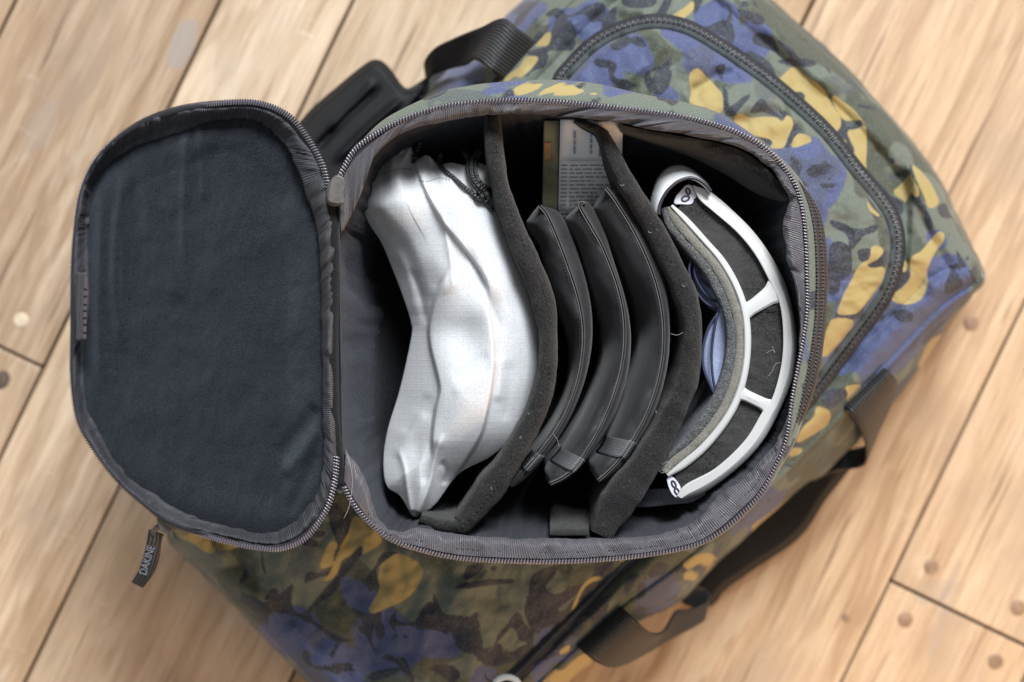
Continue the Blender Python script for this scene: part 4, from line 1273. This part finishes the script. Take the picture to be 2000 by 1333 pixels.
# lid zip: tape + teeth from the upper slider round to the lower slider
K0, K1 = int(NLD * 0.6 / len(LID) * 1), int(NLD * 28.2 / len(LID))
seg_o, seg_i = lid_o[K0:K1], lid_i[K0:K1]
loft('lid_zip_tape', np.stack([Plid(seg_i * (1 - t) + seg_o * t, dz) for t, dz in ((0.55, -0.006), (0.7, -0.001), (0.9, 0.0006), (1.0, -0.0010), (1.0, -0.006))], 1), M_TAPE, lid, up=True)
lf = left[K0:K1][:, None]
beads('lid_zip_teeth', Plid(seg_i * (0.03 + 0.05 * lf) + seg_o * (0.97 - 0.05 * lf), 0.0012 - 0.009 * lf[:, 0]), 0.00165, 0.00066, 0.0017, 0.0009, M_TEETH, lid, slant=0.3)
# woven side label on the left edge
sheet('lid_label', (0, 1), (0, 1), M_BINDD, lid, 0, 6, 24, f=lambda u, v: P(150 + u * 20 + v * -4, 532 + v * 134, zlid(160) + 0.006 + 0.001 * u))
Vt, Ft = [], []
def q4(x0, x1, y0, y1, z):
    k = len(Vt)
    for a, b in ((x0, y0), (x1, y0), (x1, y1), (x0, y1)):
        Vt.append(P(a, b, z))
    Ft.append((k, k + 3, k + 2, k + 1))
yy = 540
for l in (24, 10, 12, 8, 10, 9, 12, 9):
    q4(164 - (yy - 540) * .02, 171 - (yy - 540) * .02, yy, yy + l, zlid(160) + 0.0085); yy += l + 4
mesh_obj('label_lettering', Vt, Ft, M_PINK, lid, smooth_=False, stuff=True)
# zip pull hanging from the lid's lower left edge
pull = slab('zip_slider', spline([(308, 1012), (334, 1018), (338, 1034), (326, 1042), (312, 1034)], 30, True), zlid(320) - 0.006, 0.006, M_METAL, lid)
tube('pull_loop', P(np.array([318, 308, 300, 297]), np.array([1026, 1030, 1038, 1046]), np.array([0.238, 0.239, 0.238, 0.236])), 0.0017, M_METAL, lid, 8)
ribbon('zip_pull', [(290, 1036, 0.238, 318, 1046, 0.238), (287, 1056, 0.237, 314, 1060, 0.237), (281, 1083, 0.234, 309, 1092, 0.234), (272, 1112, 0.230, 299, 1122, 0.230), (257, 1138, 0.226, 279, 1149, 0.226)], M_WEB, lid, 40, solid=0.0022)


def text_obj(name, s_, size, loc, rotz, mat, parent, tilt=(0, 0), extr=0.0002, sx=1.0):
    cu = bpy.data.curves.new(name, 'FONT'); cu.body = s_; cu.size = size; cu.extrude = extr; cu.align_x = 'CENTER'; cu.align_y = 'CENTER'
    cu.materials.append(mat)
    tmp = bpy.data.objects.new(name + '_curve', cu); C.objects.link(tmp)
    bpy.context.view_layer.update()
    me = bpy.data.meshes.new_from_object(tmp.evaluated_get(bpy.context.evaluated_depsgraph_get()))
    bpy.data.objects.remove(tmp)
    o_ = bpy.data.objects.new(name, me); C.objects.link(o_); o_.parent = parent
    o_.location = np.array(loc) - root_loc(parent); o_.rotation_euler = (tilt[0], tilt[1], rotz); o_.scale = (sx, 1, 1)
    return o_


text_obj('pull_lettering', 'DAKINE', 0.0066, P(289, 1094, 0.2348) + np.array([0, 0, 0.0012]), math.radians(73), M_INKL, lid, sx=0.72)

# ------------------------------------------------------------------ white drawstring pouch
pouch = thing('drawstring_pouch', 'white microfibre drawstring pouch stuffed beside the left felt divider', 'pouch', tuple(P(890, 660, 0.2)))
PL = [(738, 326), (714, 370), (709, 405), (721, 437), (745, 475), (768, 530), (787, 580), (802, 628), (803, 660), (781, 760), (757, 840), (749, 900), (755, 948), (782, 970), (802, 1004)]
PR = [(962, 330), (968, 360), (975, 395), (990, 444), (1010, 488), (1034, 542), (1052, 600), (1060, 655), (1056, 731), (1038, 789), (1004, 850), (958, 892), (896, 926), (850, 985), (816, 1008)]
PT = [(738, 326), (764, 300), (786, 293), (803, 288), (808, 313), (832, 303), (846, 312), (858, 322), (880, 318), (905, 322), (930, 316), (962, 330)]
PB = [(802, 1004), (806, 1008), (812, 1010), (816, 1008)]
nu, nv = 150, 260
Lc, Rc, Tc, Bc = spline(PL, nv), spline(PR, nv), open_by_index(PT, nu), spline(PB, nu)
u = np.linspace(0, 1, nu)[:, None, None]; v = np.linspace(0, 1, nv)[None, :, None]
G = (1 - u) * Lc[None] + u * Rc[None] + (1 - v) * Tc[:, None] + v * Bc[:, None] - ((1 - u) * (1 - v) * Lc[0] + u * (1 - v) * Rc[0] + (1 - u) * v * Lc[-1] + u * v * Rc[-1])
x, y = G[..., 0], G[..., 1]
outl = np.vstack([Tc, Rc[1:], Bc[::-1][1:], Lc[::-1][1:-1]])
d = np.maximum(0, -sdf(x, y, outl[::3]))
z = 0.252 + 0.020 * (1 - (1 - np.clip(d / 95.0, 0, 1)) ** 2.0)
z = z + 0.010 * smooth(770, 960, x) * smooth(1000, 840, y)          # right side leans on the divider
z = z - 0.013 * smooth(905, 735, x) * smooth(380, 560, y) * smooth(1000, 860, y)


def blob(cx_, cy_, rx, ry, A, rot_=0.0):
    c_, s_ = math.cos(rot_), math.sin(rot_)
    u_ = ((x - cx_) * c_ + (y - cy_) * s_) / rx; v_ = (-(x - cx_) * s_ + (y - cy_) * c_) / ry
    return A * np.exp(-(u_ * u_ + v_ * v_))


def crease(line, A, w_, L1, L2, f0=0.12, f1=0.88):
    """one-sided fold: the cloth left of travel stands A above the cloth on the right, fading over L1 / L2"""
    dd, sg, ff = seg_dist(x, y, spline(line, 50), False)
    env = smooth(0, f0, ff) * smooth(1, f1, ff)
    up_ = np.where(sg > 0, np.exp(-(dd / L1) ** 1.3), -np.exp(-(dd / L2) ** 1.3))
    return 0.5 * A * np.where(dd < w_, up_ * np.sin(np.clip(dd / w_, 0, 1) * math.pi / 2), up_) * env


def rdg(line, A, w_, f0=0.2, f1=0.8):
    dd, sg, ff = seg_dist(x, y, spline(line, 50), False)
    return A / (1 + (dd / w_) ** 2) ** 1.5 * smooth(0, f0, ff) * smooth(1, f1, ff)


z = z + blob(905, 775, 50, 66, 0.0050) + blob(898, 652, 42, 44, -0.0068) + blob(880, 548, 26, 26, 0.0026) + blob(930, 850, 30, 46, -0.0016) + blob(985, 640, 40, 90, 0.0012)
z = z + blob(790, 420, 34, 70, 0.0040, 0.45) + blob(835, 470, 22, 46, -0.0014, 0.5)
F1 = [(846, 905), (843, 860), (850, 800), (858, 762), (850, 720), (840, 680), (837, 640), (846, 595), (862, 555), (880, 520)]
z = z + crease(F1, -0.0062, 4.5, 70, 46)
F2 = [(880, 945), (912, 898), (940, 850), (953, 800), (962, 750), (966, 700), (962, 650), (955, 605), (942, 570)]
z = z + crease(F2, 0.0064, 4.5, 36, 60)
V1 = [(958, 600), (950, 552), (925, 510), (897, 474), (866, 436), (840, 392), (822, 352), (808, 305)]
z = z + crease(V1, -0.0056, 3.5, 46, 40, 0.18, 0.95)
RA = [(728, 392), (760, 436), (796, 480), (820, 540), (842, 596)]
z = z + crease(RA, 0.0030, 16, 60, 50)
z = z + rdg([(862, 405), (872, 460), (882, 520), (886, 570)], 0.0020, 7) + rdg([(905, 470), (935, 530), (962, 600), (985, 660)], -0.0016, 10) + rdg([(915, 455), (952, 520), (985, 590), (1005, 650)], 0.0012, 14)
z = z + rdg([(970, 690), (976, 725), (972, 790)], 0.0018, 11) + rdg([(990, 700), (996, 745), (984, 830)], -0.0014, 14) + rdg([(958, 690), (925, 712), (880, 740)], -0.0010, 13) + rdg([(958, 730), (920, 750), (878, 768)], 0.0010, 13)
z = z + rdg([(868, 842), (850, 890), (838, 950), (818, 1004)], 0.0030, 7, 0.2, 0.98) + rdg([(856, 860), (836, 905), (826, 950)], -0.0018, 8) + blob(814, 882, 15, 34, -0.0018, 0.1) + rdg([(776, 872), (790, 915), (796, 960), (802, 1000)], 0.0022, 7, 0.2, 0.98)
z = z + rdg([(858, 900), (872, 920), (866, 950)], -0.0018, 7) + rdg([(835, 800), (800, 850), (772, 900)], 0.0018, 16) + rdg([(845, 770), (815, 800), (785, 850)], -0.0012, 12)
z = z + rdg([(800, 520), (822, 580), (832, 640)], -0.0020, 9) + rdg([(770, 480), (800, 545), (812, 620)], 0.0014, 12)
z = z + 0.0002 * fbm(x / 70, y / 90, 91, 2) * smooth(0, 25, d) + 0.00007 * fbm((x + y * .4) / 18, (y - x * .3) / 40, 95, 2) * smooth(0, 20, d)
ga = smooth(410, 318, y)
z = z + ga * 0.0020 * np.sin(x / 8.0 + 0.9 * np.sin(y / 21.0)) * smooth(0, 8, d) + ga * 0.0008 * fbm(x / 14, y / 50, 14)
z = z - 0.004 * smooth(360, 300, y)
z = np.where(z > 0.287, 0.287 + 0.4 * (z - 0.287), z)
Gp = P(x, y, z)
bor = np.concatenate([[(i, 0) for i in range(nu)], [(nu - 1, j) for j in range(1, nv)], [(i, nv - 1) for i in range(nu - 2, -1, -1)], [(0, j) for j in range(nv - 2, 0, -1)]])
top = Gp[bor[:, 0], bor[:, 1]]
c0 = Gp.reshape(-1, 3).mean(0)
lows = []
for zz, k in ((0.225, 1.0), (0.203, 0.985)):
    lo = top.copy(); lo[:, 2] = np.minimum(lo[:, 2] - 0.004, zz); lo[:, :2] = c0[:2] + (lo[:, :2] - c0[:2]) * k; lows.append(lo)
V = np.concatenate([Gp.reshape(-1, 3)] + lows)
F = grid_faces(nu, nv)
nb = len(bor); bidx = [i * nv + j for i, j in bor]; o1 = nu * nv; o2 = o1 + nb
for k in range(nb):
    k2 = (k + 1) % nb
    F.append((bidx[k], bidx[k2], o1 + k2, o1 + k)); F.append((o1 + k, o1 + k2, o2 + k2, o2 + k))
F.append(tuple(o2 + k for k in range(nb)))
o = mesh_obj('pouch_cloth', V, F, M_WHITE, pouch); fix_up(o)


def pz(xq, yq):     # nearest pouch height
    xq = np.asarray(xq, float); yq = np.asarray(yq, float)
    r = np.empty(xq.shape)
    for k in range(len(xq)):
        i = np.argmin((x - xq[k]) ** 2 + (y - yq[k]) ** 2)
        r[k] = z.ravel()[i]
    return r


def cord(pts, n=70, lift=0.002, r=0.00135, name='drawcord'):
    q = spline(pts, n)
    zz = pz(q[:, 0], q[:, 1])
    zz = np.convolve(np.pad(zz, 6, mode='edge'), np.ones(13) / 13, 'valid')
    if q.shape[1] > 2:
        zz = zz + q[:, 2]
    return tube(name, P(q[:, 0], q[:, 1], zz + lift), r, M_CORD, pouch, 8)


cord([(822, 276), (815, 292), (812, 306), (808, 318)])
cord([(862, 300), (858, 314), (863, 329), (887, 349), (914, 373), (938, 390), (954, 402), (962, 412)])
cord([(905, 296, .0), (914, 312, .002), (914, 332, .003), (920, 352, .003), (934, 373, .003), (946, 388, .002)])
cord([(940, 296, 0), (931, 312, .002), (928, 334, .004), (937, 356, .004), (950, 368, .003), (962, 374, 0)])
cord([(934, 292, 0), (922, 312, .004), (920, 336, .005), (928, 356, .005), (944, 372, .005), (960, 380, 0)])
# knot
kq = P(941, 386, pz([941], [386])[0] + 0.0035)
th = np.linspace(0, 2 * math.pi, 60, endpoint=False)
kp = kq + np.stack([0.0026 * np.cos(th) + 0.0010 * np.cos(3 * th), 0.0020 * np.sin(2 * th), 0.0014 * np.sin(3 * th)], -1)
tube('cord_knot', kp, 0.0014, M_CORD, pouch, 8, closed=True)
hem = spline([(744, 342), (765, 334), (785, 330), (806, 332)], 40); beads('hem_stitch', P(hem[:, 0], hem[:, 1], pz(hem[:, 0], hem[:, 1]) + 0.0004), 0.0022, 0.0007, 0.0002, 0.0002, M_GREYTHREAD, pouch)
hem = spline([(816, 352), (835, 355), (858, 348), (880, 352)], 40); beads('hem_stitch', P(hem[:, 0], hem[:, 1], pz(hem[:, 0], hem[:, 1]) + 0.0004), 0.0022, 0.0007, 0.0002, 0.0002, M_GREYTHREAD, pouch)


# ------------------------------------------------------------------ the three lens sleeves
def soft(c, w=9, it=3):
    c0 = c
    for _ in range(it):
        p = np.vstack([2 * c[0] - c[w:0:-1], c, 2 * c[-1] - c[-2:-w - 2:-1]])
        k = np.ones(2 * w + 1) / (2 * w + 1)
        c = np.stack([np.convolve(p[:, i], k, 'valid') for i in range(c.shape[1])], -1)
    f = np.linspace(0, 1, len(c))
    m = (smooth(0.10, 0.24, f) * smooth(0.95, 0.80, f))[:, None]
    return c0 * (1 - m) + c * m


def sleeve(label_, Lp, Sp, Rp, tab, zt, seed, dip):
    t = thing('lens_sleeve', label_, 'lens sleeve', tuple(P(Sp[len(Sp) // 2][0], Sp[len(Sp) // 2][1], 0.2)), 'black lens sleeves')
    n = 130
    L_, S_, R_ = (soft(spline(p_, n)) for p_ in (Lp, Sp, Rp))
    f = np.linspace(0, 1, n)
    dd = np.exp(-((f - dip) / 0.10) ** 2)
    ee = smooth(0, 0.06, f) * smooth(1, 0.97, f)
    nz = lambda k, a: a * fbm(f * 14, np.full(n, k), seed, 2)
    tn = np.gradient(S_, axis=0); tn /= np.linalg.norm(tn, axis=1)[:, None]; nn_ = np.stack([tn[:, 1], -tn[:, 0]], -1)
    nn_ = np.where(((R_ - S_) * nn_).sum(1, keepdims=True) >= 0, nn_, -nn_)
    rows = []
    Lw = P(L_[:, 0], L_[:, 1], zt - 0.017 - 0.022 * dd)
    lo = Lw.copy(); lo[:, 2] = 0.200; rows.append(lo)
    rows.append(Lw - np.array([0, 0, 0.014])); rows.append(Lw)
    for k, dz in ((0.18, -0.0118), (0.38, -0.0078), (0.60, -0.0042), (0.82, -0.0016)):
        q = L_ * (1 - k) + S_ * k
        rows.append(P(q[:, 0], q[:, 1], zt + dz * 1.0 + 0.0035 * math.sin(k * math.pi) * ee - 0.0200 * dd * (1 - k) ** 1.3 * 1.2 + nz(k * 3, 0.0011)))
    rows.append(P(*(S_ - nn_ * 4).T, zt + 0.0006 + nz(3, .0003))); rows.append(P(*(S_ - nn_ * 1.6).T, zt + 0.0004 + nz(3, .0003))); rows.append(P(*S_.T, zt - 0.0022 + f * 0))
    rows.append(P(*(S_ + nn_ * 1.6).T, zt + 0.0002 + nz(3, .0003))); rows.append(P(*(S_ + nn_ * 4).T, zt + 0.0000 + nz(3, .0003)))
    for k, dz in ((0.5, -0.0022), (0.85, -0.006), (1.0, -0.011)):
        q = (S_ + nn_ * 4) * (1 - k) + R_ * k
        rows.append(P(q[:, 0], q[:, 1], zt + dz + nz(5 + k, 0.0004)))
    lo = rows[-1].copy(); lo[:, 2] = 0.2; rows.append(lo)
    Q = np.stack(rows, 1)
    loft('sleeve_cloth', Q, M_SLEEVE, t, caps=True)
    tube('edge_binding', P(*(S_ - nn_ * 2.2).T, zt + 0.0010 + nz(3, .0003)), 0.00032, M_EDGE, t, 6)
    tube('edge_binding', P(*(S_ + nn_ * 2.2).T, zt + 0.0008 + nz(3, .0003)), 0.00032, M_GREYTHREAD, t, 6)
    stq = S_[4:-3] - nn_[4:-3] * 7.5
    beads('edge_stitch', P(stq[:, 0], stq[:, 1], zt + 0.0004 + f[4:-3] * 0), 0.0020, 0.0006, 0.0002, 0.0002, M_THREAD, t)
    # webbing tab wrapped over the lower end
    i0, i1 = tab
    k0, k1 = int(i0 * n), int(i1 * n)
    W = Q[k0:k1, 1:-1].copy()
    ctr = W.mean(axis=1, keepdims=True)
    W[..., 2] += 0.0016
    W[:, :3] += (W[:, :3] - ctr) * 0.03; W[:, -3:] += (W[:, -3:] - ctr) * 0.03
    loft('webbing_tab', W, M_TAB, t, up=True, solid=0.0006)
    return t


sleeve('black lens sleeve nearest the white pouch, standing against the left felt divider',
       [(1052, 401), (1034, 425), (1030, 440), (1057, 485), (1068, 525), (1080, 590), (1108, 630), (1118, 680), (1112, 760), (1090, 820), (1046, 874), (1004, 925), (990, 950)],
       [(1054, 403), (1068, 420), (1088, 464), (1108, 515), (1125, 565), (1141, 615), (1143, 660), (1134, 730), (1113, 798), (1080, 857), (1042, 898), (1005, 940), (996, 950)],
       [(1058, 402), (1088, 412), (1105, 435), (1128, 488), (1146, 550), (1160, 613), (1158, 676), (1147, 739), (1122, 802), (1097, 853), (1067, 892), (1026, 936), (1002, 952)], (0.86, 0.935), 0.270, 31, 0.52)
sleeve('middle black lens sleeve, between the two other black sleeves',
       [(1141, 394), (1110, 420), (1106, 435), (1132, 481), (1149, 528), (1163, 590), (1180, 625), (1184, 676), (1176, 731), (1155, 785), (1122, 844), (1090, 885), (1065, 915), (1070, 944)],
       [(1143, 396), (1132, 402), (1155, 444), (1182, 491), (1203, 545), (1220, 600), (1223, 668), (1214, 731), (1193, 794), (1160, 862), (1134, 905), (1105, 930), (1074, 946)],
       [(1146, 394), (1162, 412), (1186, 466), (1209, 545), (1231, 605), (1235, 668), (1229, 731), (1210, 794), (1177, 858), (1140, 908), (1102, 939), (1078, 949)], (0.865, 0.93), 0.275, 37, 0.46)
sleeve('black lens sleeve nearest the white goggles, leaning on the right felt divider',
       [(1180, 367), (1162, 398), (1160, 415), (1189, 464), (1216, 515), (1233, 565), (1250, 610), (1255, 655), (1244, 718), (1218, 789), (1185, 861), (1160, 890), (1150, 905), (1164, 938)],
       [(1183, 368), (1200, 390), (1236, 447), (1263, 498), (1284, 555), (1297, 613), (1299, 676), (1290, 739), (1269, 802), (1239, 861), (1210, 899), (1190, 920), (1168, 940)],
       [(1188, 366), (1226, 384), (1250, 437), (1280, 488), (1302, 555), (1310, 620), (1310, 680), (1303, 735), (1286, 795), (1253, 857), (1224, 900), (1196, 928), (1172, 942)], (0.835, 0.905), 0.280, 43, 0.44)

# ------------------------------------------------------------------ goggles
gog = thing('ski_goggles', 'white framed ski goggles standing on edge with foam vents and folded blue strap', 'goggles', tuple(P(1440, 660, 0.198)))
GO = [(1386, 373), (1422, 403), (1473, 454), (1512, 510), (1537, 562), (1551, 620), (1557, 670), (1553, 720), (1543, 755), (1525, 798), (1496, 853), (1462, 895), (1420, 932), (1376, 962), (1336, 977)]
GI = [(1352, 362), (1366, 390), (1392, 413), (1439, 454), (1474, 497), (1502, 548), (1522, 592), (1529, 647), (1526, 710), (1509, 775), (1488, 806), (1454, 861), (1398, 914), (1340, 946), (1322, 968)]
IO = [(1314, 400), (1345, 427), (1384, 470), (1417, 508), (1444, 555), (1461, 605), (1467, 659), (1463, 718), (1449, 775), (1425, 823), (1383, 876), (1341, 912), (1306, 932)]
II = [(1309, 404), (1332, 430), (1370, 472), (1402, 510), (1430, 557), (1447, 605), (1453, 659), (1450, 716), (1436, 770), (1411, 818), (1370, 868), (1330, 902), (1302, 926)]
F1 = [(1299, 405), (1316, 440), (1353, 482), (1387, 521), (1413, 566), (1430, 615), (1437, 659), (1432, 715), (1417, 768), (1394, 812), (1352, 862), (1312, 894), (1290, 918)]
F2 = [(1290, 410), (1303, 447), (1335, 486), (1370, 528), (1392, 567), (1411, 608), (1419, 655), (1414, 710), (1394, 770), (1365, 818), (1326, 868), (1288, 902), (1276, 926)]
ZG = 0.284
ng = 160
go, gi, io, ii, f1, f2 = [spline(a, ng) for a in (GO, GI, IO, II, F1, F2)]
zg = ZG - 0.010 * np.abs(np.linspace(-1, 1, ng)) ** 2.2


def rail(a, b, prof):
    rows = []
    for t, dz in prof:
        q = a * (1 - t) + b * t
        rows.append(P(q[:, 0], q[:, 1], zg + dz))
    return np.stack(rows, 1)


gr = [rail(gi, go, [(0.0, -0.010), (0.0, -0.0010), (0.03, -0.0003), (0.10, 0.0), (0.62, 0.0002), (0.68, -0.0001), (0.95, -0.0030), (1.0, -0.0045), (1.0, -0.010)]),
      rail(ii, io, [(0.0, -0.010), (0.0, -0.0012), (0.2, -0.0002), (0.5, 0.0), (0.8, -0.0003), (1.0, -0.0012), (1.0, -0.010)])]
Vs, Fs = [], []
for S in gr:
    k = len(Vs); Vs += S.reshape(-1, 3).tolist()
    Fs += grid_faces(S.shape[0], S.shape[1], base=k)
    m_ = S.shape[1]; Fs.append(tuple(k + j for j in range(m_))[::-1]); Fs.append(tuple(k + (S.shape[0] - 1) * m_ + j for j in range(m_)))


def strut(a0, a1, b0, b1):
    """a0-a1: ends of the upper edge, b0-b1: ends of the lower edge (inner rail -> outer rail)"""
    a0, a1, b0, b1 = map(lambda p: np.array(p, float), (a0, a1, b0, b1))
    n = 16
    rows = []
    for t in np.linspace(-0.12, 1.12, n):
        up_, lo_ = a0 * (1 - t) + a1 * t, b0 * (1 - t) + b1 * t
        fl_ = 0.22 * (abs(2 * np.clip(t, 0, 1) - 1) ** 5) * 1.2        # flared roots
        c_ = (up_ + lo_) / 2; up_ = c_ + (up_ - c_) * (0.86 + fl_); lo_ = c_ + (lo_ - c_) * (0.86 + fl_)
        zz = ZG - 0.0012
        r_ = []
        for s_, dz in ((0, -0.009), (0, -0.0012), (0.12, -0.0002), (0.5, 0.0003), (0.88, -0.0002), (1, -0.0012), (1, -0.009)):
            q_ = up_ * (1 - s_) + lo_ * s_
            r_.append(P(q_[0], q_[1], zz + dz))
        rows.append(r_)
    return np.array(rows)


for S in (strut((1456, 592), (1500, 553), (1463, 622), (1524, 590)), strut((1453, 757), (1508, 782), (1446, 781), (1491, 804))):
    k = len(Vs); Vs += S.reshape(-1, 3).tolist(); Fs += grid_faces(S.shape[0], S.shape[1], base=k)
frame = mesh_obj('goggle_frame', Vs, Fs, M_FRAME, gog); fix_up(frame); frame.data.set_sharp_from_angle(angle=math.radians(24))
# frame body below the top edge, lens on the outside
S = []
for t, z_ in ((0.99, -0.009), (0.985, -0.03), (0.975, -0.06), (0.97, -0.082)):
    q = gi * (1 - t) + go * t
    wv = P(q[:, 0], q[:, 1], zg - 0.009); wv[:, 2] = zg + z_; S.append(wv)
loft('lens', np.stack(S, 1), M_LENS, gog, up=False)
# vent foam, three openings
cuts = [(0.02, 0.415, 0.0), (0.405, 0.65, 0.0004), (0.64, 0.985, 0.0)]
for (a, b, dzv) in cuts:
    k0, k1 = int(a * ng), int(b * ng)
    S = []
    for t in np.linspace(-0.04, 1.04, 14):
        q = io * (1 - t) + gi * t
        q = q[k0:k1]
        x_, y_ = q[:, 0], q[:, 1]
        S.append(P(x_, y_, zg[k0:k1] - 0.0042 - dzv + 0.0004 * fbm(x_ / 12, y_ / 12, 6) + 0.0010 * smooth(0.0, 0.5, vnoise(x_ / 26, y_ / 26, 44))))
    loft('vent_foam', np.stack(S, 1), M_VENT, gog, up=True)
# foam stack on the face side
S = rail(f1, ii, [(0.0, -0.012), (0.0, -0.0032), (0.1, -0.0022), (0.6, -0.0016), (1.0, -0.0016), (1.05, -0.006)])
S[..., 2] += 0.0003 * fbm(np.arange(ng)[:, None] / 5., np.arange(6)[None] * 1.0, 3)
loft('beige_foam_layer', S, M_BEIGE, gog, up=True)
S = rail(f2, f1, [(0.0, -0.075), (0.0, -0.035), (0.0, -0.0065), (0.08, -0.0036), (0.4, -0.0026), (0.8, -0.0026), (1.0, -0.0030), (1.05, -0.009)])
for k in (0, 1):
    w0 = S[:, 2].copy(); w0[:, 2] = zg + (-0.075, -0.035)[k]; S[:, k] = w0
S[:, 2:, 2] += 0.0006 * fbm(np.arange(ng)[:, None] / 3., np.arange(6)[None] * 1.3, 13)
loft('face_foam', S, M_FOAM, gog, up=True)
# strap looped round the upper end
so = [(1266, 420), (1268, 398), (1273, 374), (1284, 346), (1305, 326), (1330, 321), (1352, 330), (1370, 345), (1384, 360), (1390, 372)]
si = [(1287, 418), (1288, 404), (1294, 388), (1306, 370), (1324, 355), (1344, 348), (1360, 350), (1374, 358), (1384, 367), (1389, 374)]
A0, A1 = open_by_index(so, 60), open_by_index(si, 60)
S = []
for t in np.linspace(0, 1, 8):
    q = A0 * (1 - t) + A1 * t
    S.append(P(q[:, 0], q[:, 1], np.full(60, 0.264 + 0.016 * t + 0.004 * math.sin(t * math.pi))))
loft('strap_end', np.stack(S, 1), M_STRAPW, gog, up=True, solid=0.0016)
tube('strap_edge', P(A1[:, 0], A1[:, 1], np.full(60, 0.2812)), 0.00085, M_LOGO, gog, 8)
# mounts with the twin-loop emblem
slab('strap_mount', spline([(1330, 372), (1340, 362), (1352, 364), (1362, 388), (1350, 400), (1328, 400), (1316, 398), (1320, 384)], 40, True), ZG - 0.0125, 0.006, M_MOUNT, gog)
slab('strap_mount', spline([(1302, 936), (1312, 930), (1328, 948), (1330, 968), (1322, 974), (1310, 962)], 40, True), ZG - 0.0125, 0.006, M_MOUNT, gog)


def emblem(c0, c1, r0, r1, rot_):
    Vq, Fq = [], []
    th_ = np.linspace(0, 2 * math.pi, 28, endpoint=False)
    for c, (ra, rb) in ((c0, r0), (c1, r1)):
        pth = []
        for a in th_:
            ex, ey = ra * math.cos(a), rb * math.sin(a)
            pth.append((c[0] + ex * math.cos(rot_) - ey * math.sin(rot_), c[1] + ex * math.sin(rot_) + ey * math.cos(rot_)))
        pth = np.array(pth)
        T = tube_pts(P(pth[:, 0], pth[:, 1], np.full(28, ZG - 0.0122)), 0.00048, 6, True)
        k = len(Vq); Vq += T.reshape(-1, 3).tolist(); Fq += grid_faces(28, 6, True, True, k)
    return mesh_obj('emblem', Vq, Fq, M_LOGO, gog)


emblem((1344, 374), (1339, 388), (3.6, 6), (7.5, 4.8), -0.35)
emblem((1316, 946), (1322, 960), (3.4, 7), (3.8, 6.5), -0.5)
# folded strap on the face side
ribbon('folded_strap', [(1352, 520, .262, 1372, 524, .272), (1352, 545, .262, 1380, 545, .272), (1362, 575, .262, 1396, 575, .272), (1382, 600, .262, 1402, 598, .272), (1401, 612, .262, 1404, 608, .272)], M_STRAPB, gog, 40, solid=0.001)
ribbon('folded_strap', [(1403, 606, .274, 1408, 600, .275), (1387, 638, .272, 1416, 625, .274), (1375, 680, .270, 1424, 672, .273), (1376, 722, .270, 1420, 716, .273), (1390, 758, .271, 1404, 755, .273), (1398, 774, .272, 1400, 772, .273)], M_STRAPB, gog, 50, solid=0.001)
ribbon('folded_strap', [(1402, 780, .245, 1412, 786, .25), (1370, 815, .24, 1392, 825, .25), (1335, 850, .235, 1356, 862, .248), (1300, 880, .235, 1316, 896, .245)], M_STRAPB, gog, 40, solid=0.001)
for pts in ([(1404, 606), (1396, 640), (1390, 690), (1392, 735), (1399, 772)], [(1350, 505), (1346, 530), (1354, 560), (1376, 590), (1402, 604)], [(1360, 512), (1356, 530), (1364, 555), (1384, 582), (1402, 590)], [(1402, 612), (1384, 640), (1373, 680), (1374, 720), (1388, 755), (1398, 776)], [(1366, 520), (1364, 535), (1376, 552), (1388, 562)]):
    q = spline(pts, 50); tube('strap_cord_edge', P(q[:, 0], q[:, 1], np.full(50, 0.2750 if pts[0][0] > 1400 else 0.2725)), 0.0007, M_STRAPN, gog, 8)
ribbon('lower_strap', [(1225, 988, .232, 1232, 955, .230), (1262, 991, .244, 1268, 955, .244), (1310, 986, .252, 1312, 955, .254), (1350, 982, .256, 1352, 960, .260), (1380, 966, .258, 1372, 955, .260)], M_STRAPG, gog, 40, solid=0.0014)

# ------------------------------------------------------------------ loose fibres
Vq, Fq = [], []
hairs = [([(1500, 735), (1508, 726), (1514, 712), (1524, 708)], ZG - 0.003), ([(1497, 690), (1508, 684), (1514, 690), (1508, 676)], ZG - 0.003), ([(1310, 652), (1322, 655), (1334, 650)], 0.284), ([(1190, 263), (1193, 252)], 0.292),
         ([(676, 880), (686, 915), (688, 950), (682, 990), (672, 1012)], 0.303), ([(1092, 872), (1088, 858), (1080, 848)], 0.276), ([(1294, 908), (1302, 902), (1310, 908), (1306, 918), (1298, 916)], ZG - 0.004), ([(1286, 916), (1292, 924), (1300, 922), (1312, 918)], ZG - 0.006)]
rr = random.Random(3)
for i in range(9):
    base = rr.choice([(1000, 420, 1070, 600), (1190, 300, 1340, 560), (1200, 900, 1300, 780), (930, 1000, 1040, 800)])
    a = rr.random(); cx_ = base[0] + (base[2] - base[0]) * a + rr.uniform(-8, 8); cy_ = base[1] + (base[3] - base[1]) * a
    l = rr.uniform(2, 5); an = rr.uniform(0, 6.28)
    zz = (zlid(cx_) + 0.001) if cx_ < 640 else 0.2885
    hairs.append(([(cx_, cy_), (cx_ + l * math.cos(an), cy_ + l * math.sin(an)), (cx_ + 1.6 * l * math.cos(an + .6), cy_ + 1.6 * l * math.sin(an + .6))], zz))
for pts, z_ in hairs:
    q = spline(pts, 12)
    T = tube_pts(P(q[:, 0], q[:, 1], np.full(12, z_)), 0.00006, 4)
    k = len(Vq); Vq += T.reshape(-1, 3).tolist(); Fq += grid_faces(12, 4, False, True, k)
lint = mesh_obj('lint', Vq, Fq, plain('pale_lint', (0.6, 0.58, 0.54), rough=0.8), None, stuff=True)
lint['label'] = 'stray pale lint fibres caught on the felt and foam'
